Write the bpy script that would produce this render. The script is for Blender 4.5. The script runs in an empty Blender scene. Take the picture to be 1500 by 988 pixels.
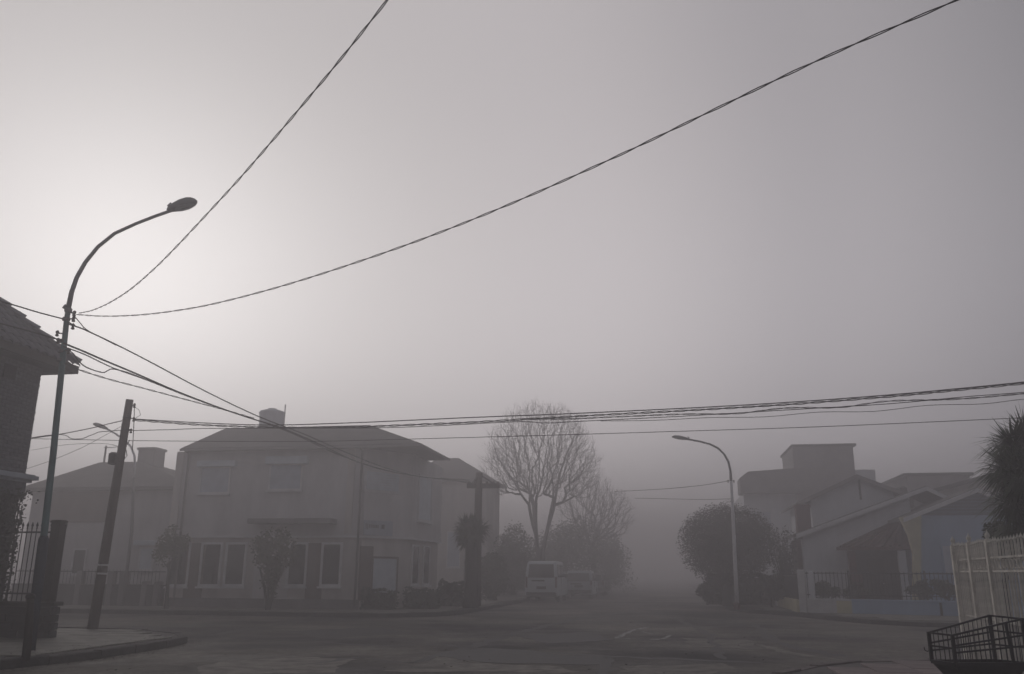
import bpy, math, random
from mathutils import Vector, Matrix, noise

# ------------------------------------------------------------------ camera, sky, light
SC = bpy.context.scene
COL = SC.collection
F, CX, CY = 1250.0, 750.0, 494.0            # focal length in pixels of the 1500x988 photograph
PITCH = math.atan((840 - 494) / F)
ROLL = math.radians(.35)
H = 1.5                                     # eye height

cam_d = bpy.data.cameras.new('camera')
cam = bpy.data.objects.new('camera', cam_d)
COL.objects.link(cam)
cam.location = (0, 0, H)
cam.matrix_world = Matrix.Translation((0, 0, H)) @ Matrix.Rotation(math.pi / 2 + PITCH, 4, 'X') @ Matrix.Rotation(ROLL, 4, 'Z')
cam_d.sensor_width = 36.0
cam_d.lens = 36.0 * F / 1500.0
cam_d.clip_end = 2000
cam_d.clip_start = .05
SC.camera = cam

SUN_EL, SUN_AZ = math.radians(17), math.radians(-26)
SUN_DIR = Vector((math.sin(SUN_AZ) * math.cos(SUN_EL), math.cos(SUN_AZ) * math.cos(SUN_EL), math.sin(SUN_EL)))

world = bpy.data.worlds.new('World')
SC.world = world
world.use_nodes = True
nt = world.node_tree
nt.nodes.clear()
N = nt.nodes.new
out = N('ShaderNodeOutputWorld'); bg = N('ShaderNodeBackground')
sky = N('ShaderNodeTexSky'); sky.sky_type = 'NISHITA'; sky.sun_disc = False
sky.sun_elevation = SUN_EL; sky.sun_rotation = SUN_AZ
sky.air_density = 1.0; sky.dust_density = 6.0; sky.ozone_density = 1.0
hs = N('ShaderNodeHueSaturation'); hs.inputs['Saturation'].default_value = .10
nt.links.new(sky.outputs[0], hs.inputs['Color'])
# the deck of high fog that spreads the sun's light: brightness falls off with the angle from the sun
tc = N('ShaderNodeTexCoord'); dot = N('ShaderNodeVectorMath'); dot.operation = 'DOT_PRODUCT'
dot.inputs[1].default_value = SUN_DIR
nt.links.new(tc.outputs['Generated'], dot.inputs[0])
ramp = N('ShaderNodeValToRGB')
mr = N('ShaderNodeMapRange'); mr.inputs['From Min'].default_value = -1; mr.inputs['From Max'].default_value = 1
nt.links.new(dot.outputs['Value'], mr.inputs['Value']); nt.links.new(mr.outputs[0], ramp.inputs[0])
SKY_LOW = 2.0
SKY_RAMP = [(0.0, (1.15, 1.16, 1.27)), (.50, (1.22, 1.22, 1.34)), (.74, (1.60, 1.56, 1.70)), (.85, (2.75, 2.6, 2.74)), (.93, (3.7, 3.46, 3.54)), (1.0, (3.2, 3.0, 2.98))]
el = ramp.color_ramp.elements
while len(el) < len(SKY_RAMP): el.new(.5)
for e_, (p_, c_) in zip(el, SKY_RAMP):
    e_.position = p_; e_.color = (*[v / 10 for v in c_], 1)
ramp.color_ramp.interpolation = 'EASE'
mul = N('ShaderNodeVectorMath'); mul.operation = 'SCALE'; mul.inputs['Scale'].default_value = 10
nt.links.new(ramp.outputs[0], mul.inputs[0])
# fog lies thick and bright low in the sky and thins towards the zenith
sep = N('ShaderNodeSeparateXYZ'); nt.links.new(tc.outputs['Generated'], sep.inputs[0])
low = N('ShaderNodeMapRange'); low.interpolation_type = 'SMOOTHSTEP'
for k_, v_ in (('From Min', 0), ('From Max', .6), ('To Min', 10 * SKY_LOW), ('To Max', 10)): low.inputs[k_].default_value = v_
nt.links.new(sep.outputs['Z'], low.inputs['Value']); nt.links.new(low.outputs[0], mul.inputs['Scale'])
mix = N('ShaderNodeMix'); mix.data_type = 'RGBA'; mix.inputs['Factor'].default_value = .94
nt.links.new(hs.outputs[0], mix.inputs['A']); nt.links.new(mul.outputs[0], mix.inputs['B'])
nt.links.new(mix.outputs['Result'], bg.inputs['Color'])
bg.inputs['Strength'].default_value = .148
nt.links.new(bg.outputs[0], out.inputs[0])

sun_d = bpy.data.lights.new('sun', 'SUN')
sun_d.energy = .5; sun_d.angle = math.radians(25); sun_d.color = (1, .94, .88)
sun = bpy.data.objects.new('sun', sun_d); COL.objects.link(sun)
sun.rotation_euler = (-SUN_DIR).to_track_quat('-Z', 'Y').to_euler()

SC.view_settings.view_transform = 'Standard'
SC.view_settings.look = 'None'
SC.view_settings.exposure = 0.0
SC.view_settings.gamma = 1.0
SC.cycles.volume_bounces = 4
SC.cycles.max_bounces = 8

HAZE_DENSITY, HAZE_TOP, HAZE_COL, HAZE_G = .0202, 14.0, (.705, .683, .70), .56

# ------------------------------------------------------------------ pixel -> place helpers
def ray(px, py):
    u = (px - CX) / F; v = (CY - py) / F
    c, s = math.cos(ROLL), math.sin(ROLL)
    u, v = u * c - v * s, u * s + v * c
    return Vector((u, math.cos(PITCH) - v * math.sin(PITCH), math.sin(PITCH) + v * math.cos(PITCH)))
def ground(px, py, z=0.0):
    r = ray(px, py); t = (z - H) / r.z
    return Vector((r.x * t, r.y * t, z))
def at(px, py, Y):
    r = ray(px, py); t = Y / r.y
    return Vector((r.x * t, Y, H + r.z * t))

GRID = math.radians(-10)                    # the street grid is turned 10 degrees
EX = Vector((math.cos(GRID), math.sin(GRID), 0)); EY = Vector((-math.sin(GRID), math.cos(GRID), 0))
class Frame:
    """a local frame: origin on the ground, x along a facade, y away from the viewer"""
    def __init__(s, o, ang=GRID):
        s.o = Vector(o); s.a = ang
        s.m = Matrix.Translation(s.o) @ Matrix.Rotation(ang, 4, 'Z'); s.i = s.m.inverted()
    def px(s, px, py, y=0.0):
        """local (x, z) where the sight line of a photo pixel meets the local plane y = const"""
        o = s.i @ Vector((0, 0, H)); d = (s.i.to_3x3() @ ray(px, py))
        t = (y - o.y) / d.y
        return o.x + d.x * t, o.z + d.z * t
    def pxx(s, px, py, x=0.0):
        o = s.i @ Vector((0, 0, H)); d = (s.i.to_3x3() @ ray(px, py))
        t = (x - o.x) / d.x
        return o.y + d.y * t, o.z + d.z * t

# ------------------------------------------------------------------ materials
MATS = {}
def mat(name, col, rough=.8, var=.18, scale=3.0, bump=.0, bscale=40.0, metal=0.0, col2=None, stretch=(1, 1, 1), spec=.4, alpha=None, tcol=None):
    if name in MATS: return MATS[name]
    m = bpy.data.materials.new(name); m.use_nodes = True; n = m.node_tree; b = n.nodes['Principled BSDF']
    b.inputs['Roughness'].default_value = rough; b.inputs['Metallic'].default_value = metal
    b.inputs['Specular IOR Level'].default_value = spec
    t = n.nodes.new('ShaderNodeTexCoord'); mp = n.nodes.new('ShaderNodeMapping'); mp.inputs['Scale'].default_value = stretch
    n.links.new(t.outputs['Object'], mp.inputs['Vector'])
    no = n.nodes.new('ShaderNodeTexNoise'); no.inputs['Scale'].default_value = scale; no.inputs['Detail'].default_value = 6; no.inputs['Roughness'].default_value = .65
    n.links.new(mp.outputs[0], no.inputs['Vector'])
    r = n.nodes.new('ShaderNodeValToRGB'); n.links.new(no.outputs['Fac'], r.inputs[0])
    c2 = col2 or tuple(c * (1 - 2 * var) for c in col)
    r.color_ramp.elements[0].position = .32; r.color_ramp.elements[0].color = (*c2, 1)
    r.color_ramp.elements[1].position = .62; r.color_ramp.elements[1].color = (*col, 1)
    # a second, random tint for each object that shares the material
    oi = n.nodes.new('ShaderNodeObjectInfo'); mm = n.nodes.new('ShaderNodeMapRange')
    mm.inputs['To Min'].default_value = 1 - var * .7; mm.inputs['To Max'].default_value = 1 + var * .5
    n.links.new(oi.outputs['Random'], mm.inputs['Value'])
    sc = n.nodes.new('ShaderNodeVectorMath'); sc.operation = 'SCALE'
    n.links.new(r.outputs[0], sc.inputs[0]); n.links.new(mm.outputs[0], sc.inputs['Scale'])
    n.links.new(sc.outputs[0], b.inputs['Base Color'])
    if bump:
        n2 = n.nodes.new('ShaderNodeTexNoise'); n2.inputs['Scale'].default_value = bscale; n2.inputs['Detail'].default_value = 4
        n.links.new(t.outputs['Object'], n2.inputs['Vector'])
        bp = n.nodes.new('ShaderNodeBump'); bp.inputs['Strength'].default_value = bump; bp.inputs['Distance'].default_value = .02
        n.links.new(n2.outputs['Fac'], bp.inputs['Height']); n.links.new(bp.outputs[0], b.inputs['Normal'])
    MATS[name] = m
    return m

def road_mat():
    m = bpy.data.materials.new('worn wet concrete asphalt'); m.use_nodes = True; n = m.node_tree; b = n.nodes['Principled BSDF']
    t = n.nodes.new('ShaderNodeTexCoord')
    def noi(scale, det=8, st=(1, 1, 1), rough=.6):
        mp = n.nodes.new('ShaderNodeMapping'); mp.inputs['Scale'].default_value = st
        n.links.new(t.outputs['Object'], mp.inputs['Vector'])
        x = n.nodes.new('ShaderNodeTexNoise'); x.inputs['Scale'].default_value = scale; x.inputs['Detail'].default_value = det; x.inputs['Roughness'].default_value = rough
        n.links.new(mp.outputs[0], x.inputs['Vector']); return x.outputs['Fac']
    big = n.nodes.new('ShaderNodeValToRGB'); n.links.new(noi(.22, 8), big.inputs[0])
    e = big.color_ramp.elements
    e[0].position = .40; e[0].color = (.014, .014, .014, 1); e[1].position = .62; e[1].color = (.17, .155, .13, 1)
    sm = n.nodes.new('ShaderNodeMapRange'); n.links.new(noi(5.0, 12, (1, .8, 1), .88), sm.inputs['Value'])
    sm.inputs['From Min'].default_value = .36; sm.inputs['From Max'].default_value = .64; sm.inputs['To Min'].default_value = .25; sm.inputs['To Max'].default_value = 1.8
    sc = n.nodes.new('ShaderNodeVectorMath'); sc.operation = 'SCALE'; n.links.new(big.outputs[0], sc.inputs[0]); n.links.new(sm.outputs[0], sc.inputs['Scale'])
    n.links.new(sc.outputs[0], b.inputs['Base Color'])
    rr = n.nodes.new('ShaderNodeMapRange'); n.links.new(noi(.5, 5), rr.inputs['Value'])
    rr.inputs['From Min'].default_value = .35; rr.inputs['From Max'].default_value = .65; rr.inputs['To Min'].default_value = .55; rr.inputs['To Max'].default_value = .85
    n.links.new(rr.outputs[0], b.inputs['Roughness'])
    b.inputs['Specular IOR Level'].default_value = .3
    bp = n.nodes.new('ShaderNodeBump'); bp.inputs['Strength'].default_value = .9; bp.inputs['Distance'].default_value = .04
    n.links.new(noi(14, 10, (1, 1, 1), .85), bp.inputs['Height']); n.links.new(bp.outputs[0], b.inputs['Normal'])
    return m

def paint_mat():
    m = bpy.data.materials.new('worn road paint'); m.use_nodes = True; n = m.node_tree; b = n.nodes['Principled BSDF']
    t = n.nodes.new('ShaderNodeTexCoord'); x = n.nodes.new('ShaderNodeTexNoise'); x.inputs['Scale'].default_value = 5; x.inputs['Detail'].default_value = 8
    n.links.new(t.outputs['Object'], x.inputs['Vector'])
    r = n.nodes.new('ShaderNodeValToRGB'); r.color_ramp.elements[0].position = .42; r.color_ramp.elements[0].color = (.07, .07, .065, 1)
    r.color_ramp.elements[1].position = .58; r.color_ramp.elements[1].color = (.42, .42, .41, 1)
    n.links.new(x.outputs['Fac'], r.inputs[0]); n.links.new(r.outputs[0], b.inputs['Base Color']); b.inputs['Roughness'].default_value = .8
    return m

M_GROUND = mat('packed earth', (.09, .085, .07), .95, .2, .4)
M_ROAD = road_mat(); M_PAINT = paint_mat()
M_TAR = mat('tar seam', (.014, .014, .014), .6, .2)
M_WALK = mat('pavement bedding', (.10, .095, .09), .9, .2, 1.5)
M_SLAB = mat('grey paving slab', (.26, .25, .22), .75, .22, 2.0, .4, 30)
M_PINK = mat('pinkish paving slab', (.24, .19, .185), .75, .2, 2.0, .4, 30)
M_KERB = mat('mossy kerb stone', (.05, .05, .046), .85, .3, 5.0, .5, 20)
M_KERBP = mat('worn concrete kerb', (.17, .145, .14), .85, .3, 5.0, .5, 20)
M_BRICK = mat('weathered grey brick', (.15, .155, .185), .9, .25, 12, .3, 60)
M_MORTAR = mat('dark mortar', (.09, .088, .09), .95, .1, 8)
M_STUCCO_D = mat('dark render', (.07, .072, .075), .9, .25, 2.0, .3, 30)
M_PALEBLUE = mat('pale blue grey paint', (.42, .46, .52), .7, .15, 2)
M_TILE = mat('old clay roof tile', (.10, .10, .125), .9, .25, 4, .3, 30)
M_TILE2 = mat('ridge tile', (.19, .19, .22), .9, .22, 4, .3, 30)
M_WOODD = mat('dark stained wood', (.045, .038, .033), .8, .25, 6, .3, 30, stretch=(6, 6, .6))
M_POLE_W = mat('weathered timber pole', (.085, .062, .048), .9, .3, 5, .5, 25, stretch=(8, 8, .5))
M_IRON = mat('black wrought iron', (.02, .021, .023), .6, .2, 6)
M_BLACK = mat('black painted steel', (.008, .009, .011), .5, .3, 8)
M_TEAL = mat('teal painted steel', (.085, .19, .20), .6, .25, 3, .1, 30, stretch=(3, 3, .7))
M_BLUE = mat('dark blue painted base', (.03, .045, .07), .7, .3, 3, .1, 30)
M_GREYP = mat('galvanised lamp arm', (.15, .155, .165), .6, .15, 5)
M_LAMP = mat('grey cast lamp housing', (.13, .135, .15), .6, .15, 6)
M_GLASS_L = mat('dull lamp glass', (.30, .31, .34), .3, .1, 6)
M_CERAM = mat('brown insulator', (.10, .07, .06), .4, .1)
M_CABLE = mat('black cable sheath', (.02, .02, .02), .6, .1)
M_WHITEP = mat('white paint', (.66, .66, .65), .7, .12, 2.5, .15, 20)
M_BEIGE = mat('beige render', (.68, .64, .61), .9, .14, .9, .25, 25, stretch=(1, 1, .4))
M_BEIGE2 = mat('greyish upper render', (.66, .64, .64), .9, .12, .8, .25, 25, stretch=(1, 1, .4))
M_BROWNW = mat('brown render', (.20, .165, .15), .9, .18, 1.0, .25, 25, stretch=(1, 1, .4))
M_TRIM = mat('pale trim', (.76, .76, .77), .8, .1, 3)
M_SHUT = mat('white roller shutter', (.66, .72, .78), .6, .08, 3)
M_SHUTD = mat('grey blue roller shutter', (.55, .60, .68), .6, .08, 3)
M_GLASS = mat('dark window glass', (.02, .022, .025), .12, .1, 3, spec=.8)
M_ROOFD = mat('dark roof sheeting', (.12, .115, .115), .9, .2, 1.2, .2, 10)
M_TANK = mat('pale water tank', (.55, .57, .64), .6, .08, 3)
M_RED = mat('dull red brick paint', (.14, .055, .055), .85, .25, 6, .3, 30)
M_REDTILE = mat('dark red porch tile', (.13, .055, .048), .85, .25, 5, .3, 30)
M_WHITEW = mat('off white render', (.78, .80, .83), .85, .1, 1.0, .2, 20, stretch=(1, 1, .4))
M_BLUEW = mat('light blue render', (.36, .48, .64), .85, .1, 1.0, .2, 20, stretch=(1, 1, .4))
M_BLUED = mat('slate blue boarding', (.12, .16, .22), .8, .12, 2.0, .1, 20)
M_CREAM = mat('cream render', (.66, .62, .42), .85, .12, 1.5, .2, 20)
M_CONC = mat('bare concrete', (.26, .25, .25), .9, .18, 1.0, .3, 20)
M_FENCEW = mat('cream painted iron', (.72, .69, .62), .7, .2, 5, .1, 40)
M_LEAF = mat('dark green foliage', (.075, .095, .055), .75, .3, 1.2, col2=(.03, .04, .025))
M_LEAF2 = mat('olive foliage', (.11, .115, .06), .75, .3, 1.2, col2=(.05, .055, .03))
M_LEAF3 = mat('dark reddish foliage', (.04, .038, .034), .85, .3, 1.2, col2=(.018, .017, .016))
M_YUCCA = mat('spiky leaf green', (.09, .12, .07), .5, .3, 2, col2=(.015, .022, .014))
M_BARK = mat('grey bark', (.06, .053, .048), .95, .3, 6, .5, 30, stretch=(4, 4, .6))
M_TWIG = mat('bare twig bark', (.075, .065, .06), .95, .2, 4)
M_VANP = mat('white van paint', (.55, .60, .62), .35, .05, 2, spec=.5)
M_VANP2 = mat('silver car paint', (.36, .40, .42), .35, .05, 2, spec=.5)
M_RUBBER = mat('tyre rubber', (.02, .02, .02), .9, .1)
M_LIGHTR = mat('red lamp lens', (.10, .02, .02), .3, .1)
M_PLAST = mat('dark bumper plastic', (.05, .05, .052), .7, .1)
M_SIGN = mat('pale sign board', (.42, .46, .52), .6, .06, 3)
M_SIGND = mat('dark sign board', (.05, .05, .07), .6, .1, 3)
M_LETTER = mat('dark lettering', (.09, .09, .11), .7, .1, 3)
M_HEDGE = mat('clipped hedge leaf', (.05, .068, .045), .8, .3, 2, col2=(.02, .03, .02))
M_SOIL = mat('leaf litter', (.06, .05, .04), .95, .3, 3)

# ------------------------------------------------------------------ mesh building
def link(name, me, parent=None):
    o = bpy.data.objects.new(name, me); COL.objects.link(o)
    if parent is not None: o.parent = parent
    return o
def tag(o, label=None, cat=None, group=None, kind=None):
    if label: o['label'] = label
    if cat: o['category'] = cat
    if group: o['group'] = group
    if kind: o['kind'] = kind
    return o
def empty(name, fr_or_loc, label, cat, group=None):
    o = bpy.data.objects.new(name, None); COL.objects.link(o); o.empty_display_size = .2
    if isinstance(fr_or_loc, Frame): o.location = fr_or_loc.o; o.rotation_euler = (0, 0, fr_or_loc.a)
    else: o.location = fr_or_loc
    return tag(o, label, cat, group)
class MB:
    def __init__(s): s.v = []; s.f = []
    def add(s, vs, fs):
        k = len(s.v); s.v += [tuple(p) for p in vs]; s.f += [tuple(i + k for i in f) for f in fs]; return s
    def box(s, x0, x1, y0, y1, z0, z1):
        return s.add([(x0, y0, z0), (x1, y0, z0), (x1, y1, z0), (x0, y1, z0), (x0, y0, z1), (x1, y0, z1), (x1, y1, z1), (x0, y1, z1)],
                     [(0, 3, 2, 1), (4, 5, 6, 7), (0, 1, 5, 4), (1, 2, 6, 5), (2, 3, 7, 6), (3, 0, 4, 7)])
    def chbox(s, x0, x1, y0, y1, z0, z1, c):
        """a box with its top edges bevelled"""
        return s.add([(x0, y0, z0), (x1, y0, z0), (x1, y1, z0), (x0, y1, z0), (x0, y0, z1 - c), (x1, y0, z1 - c), (x1, y1, z1 - c), (x0, y1, z1 - c),
                      (x0 + c, y0 + c, z1), (x1 - c, y0 + c, z1), (x1 - c, y1 - c, z1), (x0 + c, y1 - c, z1)],
                     [(0, 3, 2, 1), (8, 9, 10, 11), (0, 1, 5, 4), (1, 2, 6, 5), (2, 3, 7, 6), (3, 0, 4, 7), (4, 5, 9, 8), (5, 6, 10, 9), (6, 7, 11, 10), (7, 4, 8, 11)])
    def prism(s, poly, z0, z1):
        """plan polygon (anticlockwise) extruded in z"""
        n = len(poly)
        return s.add([(p[0], p[1], z0) for p in poly] + [(p[0], p[1], z1) for p in poly],
                     [tuple(reversed(range(n))), tuple(range(n, 2 * n))] + [(i, (i + 1) % n, n + (i + 1) % n, n + i) for i in range(n)])
    def slab_xz(s, poly, y0, y1):
        """polygon in the x,z plane extruded in y"""
        n = len(poly)
        return s.add([(p[0], y0, p[1]) for p in poly] + [(p[0], y1, p[1]) for p in poly],
                     [tuple(range(n)), tuple(reversed(range(n, 2 * n)))] + [((i + 1) % n, i, n + i, n + (i + 1) % n) for i in range(n)])
    def tube(s, pts, rad, n=8, cap=True):
        pts = [Vector(p) for p in pts]
        if not isinstance(rad, (list, tuple)): rad = [rad] * len(pts)
        vs = []; fs = []; up = None
        for i, p in enumerate(pts):
            d = (pts[min(i + 1, len(pts) - 1)] - pts[max(i - 1, 0)])
            if d.length < 1e-9: d = Vector((0, 0, 1))
            d.normalize()
            if up is None: up = Vector((1, 0, 0)) if abs(d.x) < .8 else Vector((0, 1, 0))
            a = (up - d * up.dot(d)).normalized(); b = d.cross(a); up = a
            for k in range(n):
                t = 2 * math.pi * k / n
                vs.append(p + (a * math.cos(t) + b * math.sin(t)) * rad[i])
        for i in range(len(pts) - 1):
            for k in range(n):
                k2 = (k + 1) % n
                fs.append((i * n + k, i * n + k2, (i + 1) * n + k2, (i + 1) * n + k))
        if cap:
            fs.append(tuple(reversed(range(n)))); fs.append(tuple(range((len(pts) - 1) * n, len(pts) * n)))
        return s.add(vs, fs)
    def bar(s, a, b, w, h=None):
        """a square bar from a to b"""
        h = h or w
        a = Vector(a); b = Vector(b); d = (b - a).normalized()
        up = Vector((0, 0, 1)) if abs(d.z) < .9 else Vector((0, 1, 0))
        x = d.cross(up).normalized() * w / 2; y = x.cross(d).normalized() * h / 2
        vs = [a - x - y, a + x - y, a + x + y, a - x + y, b - x - y, b + x - y, b + x + y, b - x + y]
        return s.add(vs, [(0, 1, 2, 3), (7, 6, 5, 4), (0, 4, 5, 1), (1, 5, 6, 2), (2, 6, 7, 3), (3, 7, 4, 0)])
    def lathe(s, prof, c=(0, 0, 0), n=16):
        vs = []; fs = []
        for r, z in prof:
            for k in range(n):
                t = 2 * math.pi * k / n; vs.append((c[0] + r * math.cos(t), c[1] + r * math.sin(t), c[2] + z))
        for i in range(len(prof) - 1):
            for k in range(n):
                k2 = (k + 1) % n; fs.append((i * n + k, i * n + k2, (i + 1) * n + k2, (i + 1) * n + k))
        fs.append(tuple(reversed(range(n)))); fs.append(tuple(range((len(prof) - 1) * n, len(prof) * n)))
        return s.add(vs, fs)
    def quadsheet(s, a, b, c, d, th, nrm=None):
        """a thin sheet of real thickness with corners a,b,c,d"""
        a, b, c, d = map(Vector, (a, b, c, d))
        nn = (b - a).cross(d - a).normalized() * th
        return s.add([a, b, c, d, a - nn, b - nn, c - nn, d - nn], [(0, 1, 2, 3), (7, 6, 5, 4), (0, 4, 5, 1), (1, 5, 6, 2), (2, 6, 7, 3), (3, 7, 4, 0)])
    def xf(s, m):
        s.v = [tuple(m @ Vector(p)) for p in s.v]; return s
    def mesh(s, name, m, smooth=False):
        me = bpy.data.meshes.new(name); me.from_pydata(s.v, [], s.f); me.materials.append(m)
        if smooth: me.polygons.foreach_set('use_smooth', [True] * len(me.polygons))
        me.update(); return me
    def build(s, name, m, parent=None, smooth=False, loc=None, world=False):
        """world=True: the vertices are world coordinates, moved into the parent's frame"""
        if world and parent is not None:
            inv = (Matrix.Translation(parent.location) @ Matrix.Rotation(parent.rotation_euler[2], 4, 'Z')).inverted()
            s.xf(inv)
        o = link(name, s.mesh(name, m, smooth), parent)
        if loc is not None: o.location = loc
        return o
def copy_tree(o, parent=None):
    c = o.copy(); COL.objects.link(c); c.parent = parent
    for ch in o.children: copy_tree(ch, c)
    return c
def rep(src, parent, loc, rz=0.0, scale=None):
    """another piece of the same kind, sharing its mesh"""
    o = src.copy(); COL.objects.link(o); o.parent = parent; o.location = loc; o.rotation_euler = (0, 0, rz)
    if scale: o.scale = scale
    return o

# ------------------------------------------------------------------ ground, road, pavements
g = MB().box(-200, 200, -60, 260, -.3, -.012); tag(g.build('ground', M_GROUND), kind='structure')

def loc2(p): return Vector((p[0], p[1]))
# kerb lines of the four blocks (world x, y); each block polygon runs anticlockwise
def off(p, a, b=0): q = Vector((p[0], p[1], 0)) + EX * a + EY * b; return (q.x, q.y)
NL_C = [(-13.2, -10), (-9.6, 6), (-8.0, 14.0), (-7.25, 16.1), (-6.95, 18.3), (-7.0, 19.6), (-7.6, 20.8), (-8.8, 21.9), (-11, 22.5), (-22, 24.4), (-60, 31)]
NL = NL_C + [(-60, -10)]
NR_C = [(60, 6), (20, 13.1), (11, 14.9), (7.1, 15.45), (5.7, 15.1), (4.7, 14.3), (3.75, 13.1), (3.2, 11.2), (2.2, 3), (.6, -10)]
NR = NR_C + [(60, -10)]
FL_C = [(17.2, 150), (6.3, 85), (1.05, 50), (-.65, 40), (-1.75, 33.6), (-2.6, 31.7), (-4.2, 30.8), (-7, 31.1), (-20, 33.4), (-60, 40.5)]
FL = FL_C + [(-60, 150)]
FR_C = [(60, 18.8), (20, 25.7), (14.6, 26.6), (12.6, 27.2), (11.5, 28.6), (11.05, 30.5), (10.7, 33.5), (9.7, 36.4), (9.55, 39), (11.6, 50), (17.9, 85), (29.4, 150)]
FR = FR_C + [(60, 150)]

road = MB().add([(-60, -20, 0), (60, -20, 0), (60, 200, 0), (-60, 200, 0), (-60, -20, -.01), (60, -20, -.01), (60, 200, -.01), (-60, 200, -.01)],
                [(0, 1, 2, 3), (7, 6, 5, 4), (0, 4, 5, 1), (1, 5, 6, 2), (2, 6, 7, 3), (3, 7, 4, 0)]).build('road', M_ROAD)
tag(road, kind='structure')

random.seed(4)
def inset(path, d):
    """shift an open path to its left by d"""
    o = []
    for i, p in enumerate(path):
        a = loc2(path[max(i - 1, 0)]); b = loc2(path[min(i + 1, len(path) - 1)]); t = (b - a).normalized()
        o.append((p[0] - t.y * d, p[1] + t.x * d))
    return o
KW = .16
def dense(path, step=1.0, lo=None, hi=None):
    out_ = []
    for a, b in zip(path, path[1:]):
        a = loc2(a); b = loc2(b); L = (b - a).length; n = max(1, round(L / step))
        for i in range(n): out_.append(a + (b - a) * i / n)
    out_.append(loc2(path[-1])); return out_
def pavement(name, kerb, poly_tail, side, near, mk=None):
    mk = mk or M_KERB
    """side=+1: the block lies to the left of the kerb path.  near(p): kerb stones one by one there, elsewhere one joined run"""
    inner = inset(kerb, KW * side)
    poly = inner + poly_tail
    area = sum(a[0] * b[1] - b[0] * a[1] for a, b in zip(poly, poly[1:] + poly[:1]))
    if area < 0: poly = poly[::-1]
    o = MB().prism(poly, -.02, .12).build(name, M_WALK); tag(o, kind='structure')
    pts = dense(kerb, 1.0); run = MB()
    for a, b in zip(pts, pts[1:]):
        t = (b - a).normalized(); nrm = Vector((-t.y, t.x)) * side * KW; L = (b - a).length
        g_ = .008; a2 = a + t * g_; b2 = b - t * g_; z = .14 + random.uniform(-.012, .012)
        m = MB(); c = .018
        fo = nrm.normalized() * c
        A = [a2, b2, b2 + nrm, a2 + nrm]
        m.add([(p.x, p.y, -.02) for p in A] + [(a2.x, a2.y, z - c), (b2.x, b2.y, z - c), (A[2].x, A[2].y, z), (A[3].x, A[3].y, z), (a2.x + fo.x, a2.y + fo.y, z), (b2.x + fo.x, b2.y + fo.y, z)],
              [(0, 1, 2, 3), (0, 1, 5, 4), (4, 5, 9, 8), (8, 9, 6, 7), (2, 3, 7, 6), (1, 2, 6, 9, 5), (3, 0, 4, 8, 7)])
        if near((a + b) / 2): m.build('kerb_stone', mk, o)
        else: run.add(m.v, m.f)
    r = run.build('kerb_run', M_KERB, o); r['kind'] = 'stuff'
    return o
def paving(parent, m, poly_test, x0, x1, y0, y1, s, o0, ztop=.15):
    """slabs laid on the block in the street grid, one by one"""
    base = MB().chbox(-s / 2 + .006, s / 2 - .006, -s / 2 + .006, s / 2 - .006, -.035, 0, .006).build('paving_slab', m, parent)
    first = True
    for i in range(int(x0 / s), int(x1 / s) + 1):
        for j in range(int(y0 / s), int(y1 / s) + 1):
            p = Vector((o0[0], o0[1], 0)) + EX * (i * s) + EY * (j * s)
            if all(poly_test(p + EX * a * s * .5 + EY * b * s * .5) for a in (-1, 1) for b in (-1, 1)):
                z = ztop + random.uniform(-.006, .006)
                if first: o = base; first = False
                else: o = base.copy(); COL.objects.link(o); o.parent = parent
                o.location = (p.x, p.y, z); o.rotation_euler = (random.uniform(-.008, .008), random.uniform(-.008, .008), GRID)
def in_poly(p, poly):
    c = False; n = len(poly)
    for i in range(n):
        a = poly[i]; b = poly[(i + 1) % n]
        if (a[1] > p[1]) != (b[1] > p[1]) and p[0] < (b[0] - a[0]) * (p[1] - a[1]) / (b[1] - a[1]) + a[0]: c = not c
    return c
pv_nl = pavement('pavement', NL_C, [(-60, -10)], 1, lambda p: p.y > 11 and p.x > -16)
nl_in = inset(NL_C, KW + .03) + [(-60, -10)]
paving(pv_nl, M_SLAB, lambda p: in_poly(p, nl_in) and p.x > -13.5 and p.y > 12.5, -14, 8, -12, 12, .62, (-9, 18))
pv_nr = pavement('pavement', NR_C, [(60, -10)], 1, lambda p: p.y > 9 and p.x < 16, M_KERBP)
nr_in = inset(NR_C, KW + .03) + [(60, -10)]
paving(pv_nr, M_PINK, lambda p: in_poly(p, nr_in) and p.x < 10 and p.y > 10.2 and p.x < 6.4 + (p.y - 12.8) * 1.6 + 1.5, -6, 12, -8, 8, .62, (5, 13))
pv_fl = pavement('pavement', FL_C, [(-60, 150)], -1, lambda p: p.y < 42 and p.x > -14)
pv_fr = pavement('pavement', FR_C, [(60, 150)], -1, lambda p: p.y < 42 and p.x < 22)
for o_, (m_, poly_) in zip((pv_fl, pv_fr), ((M_SLAB, FL), (M_SLAB, FR))):
    pass
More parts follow.
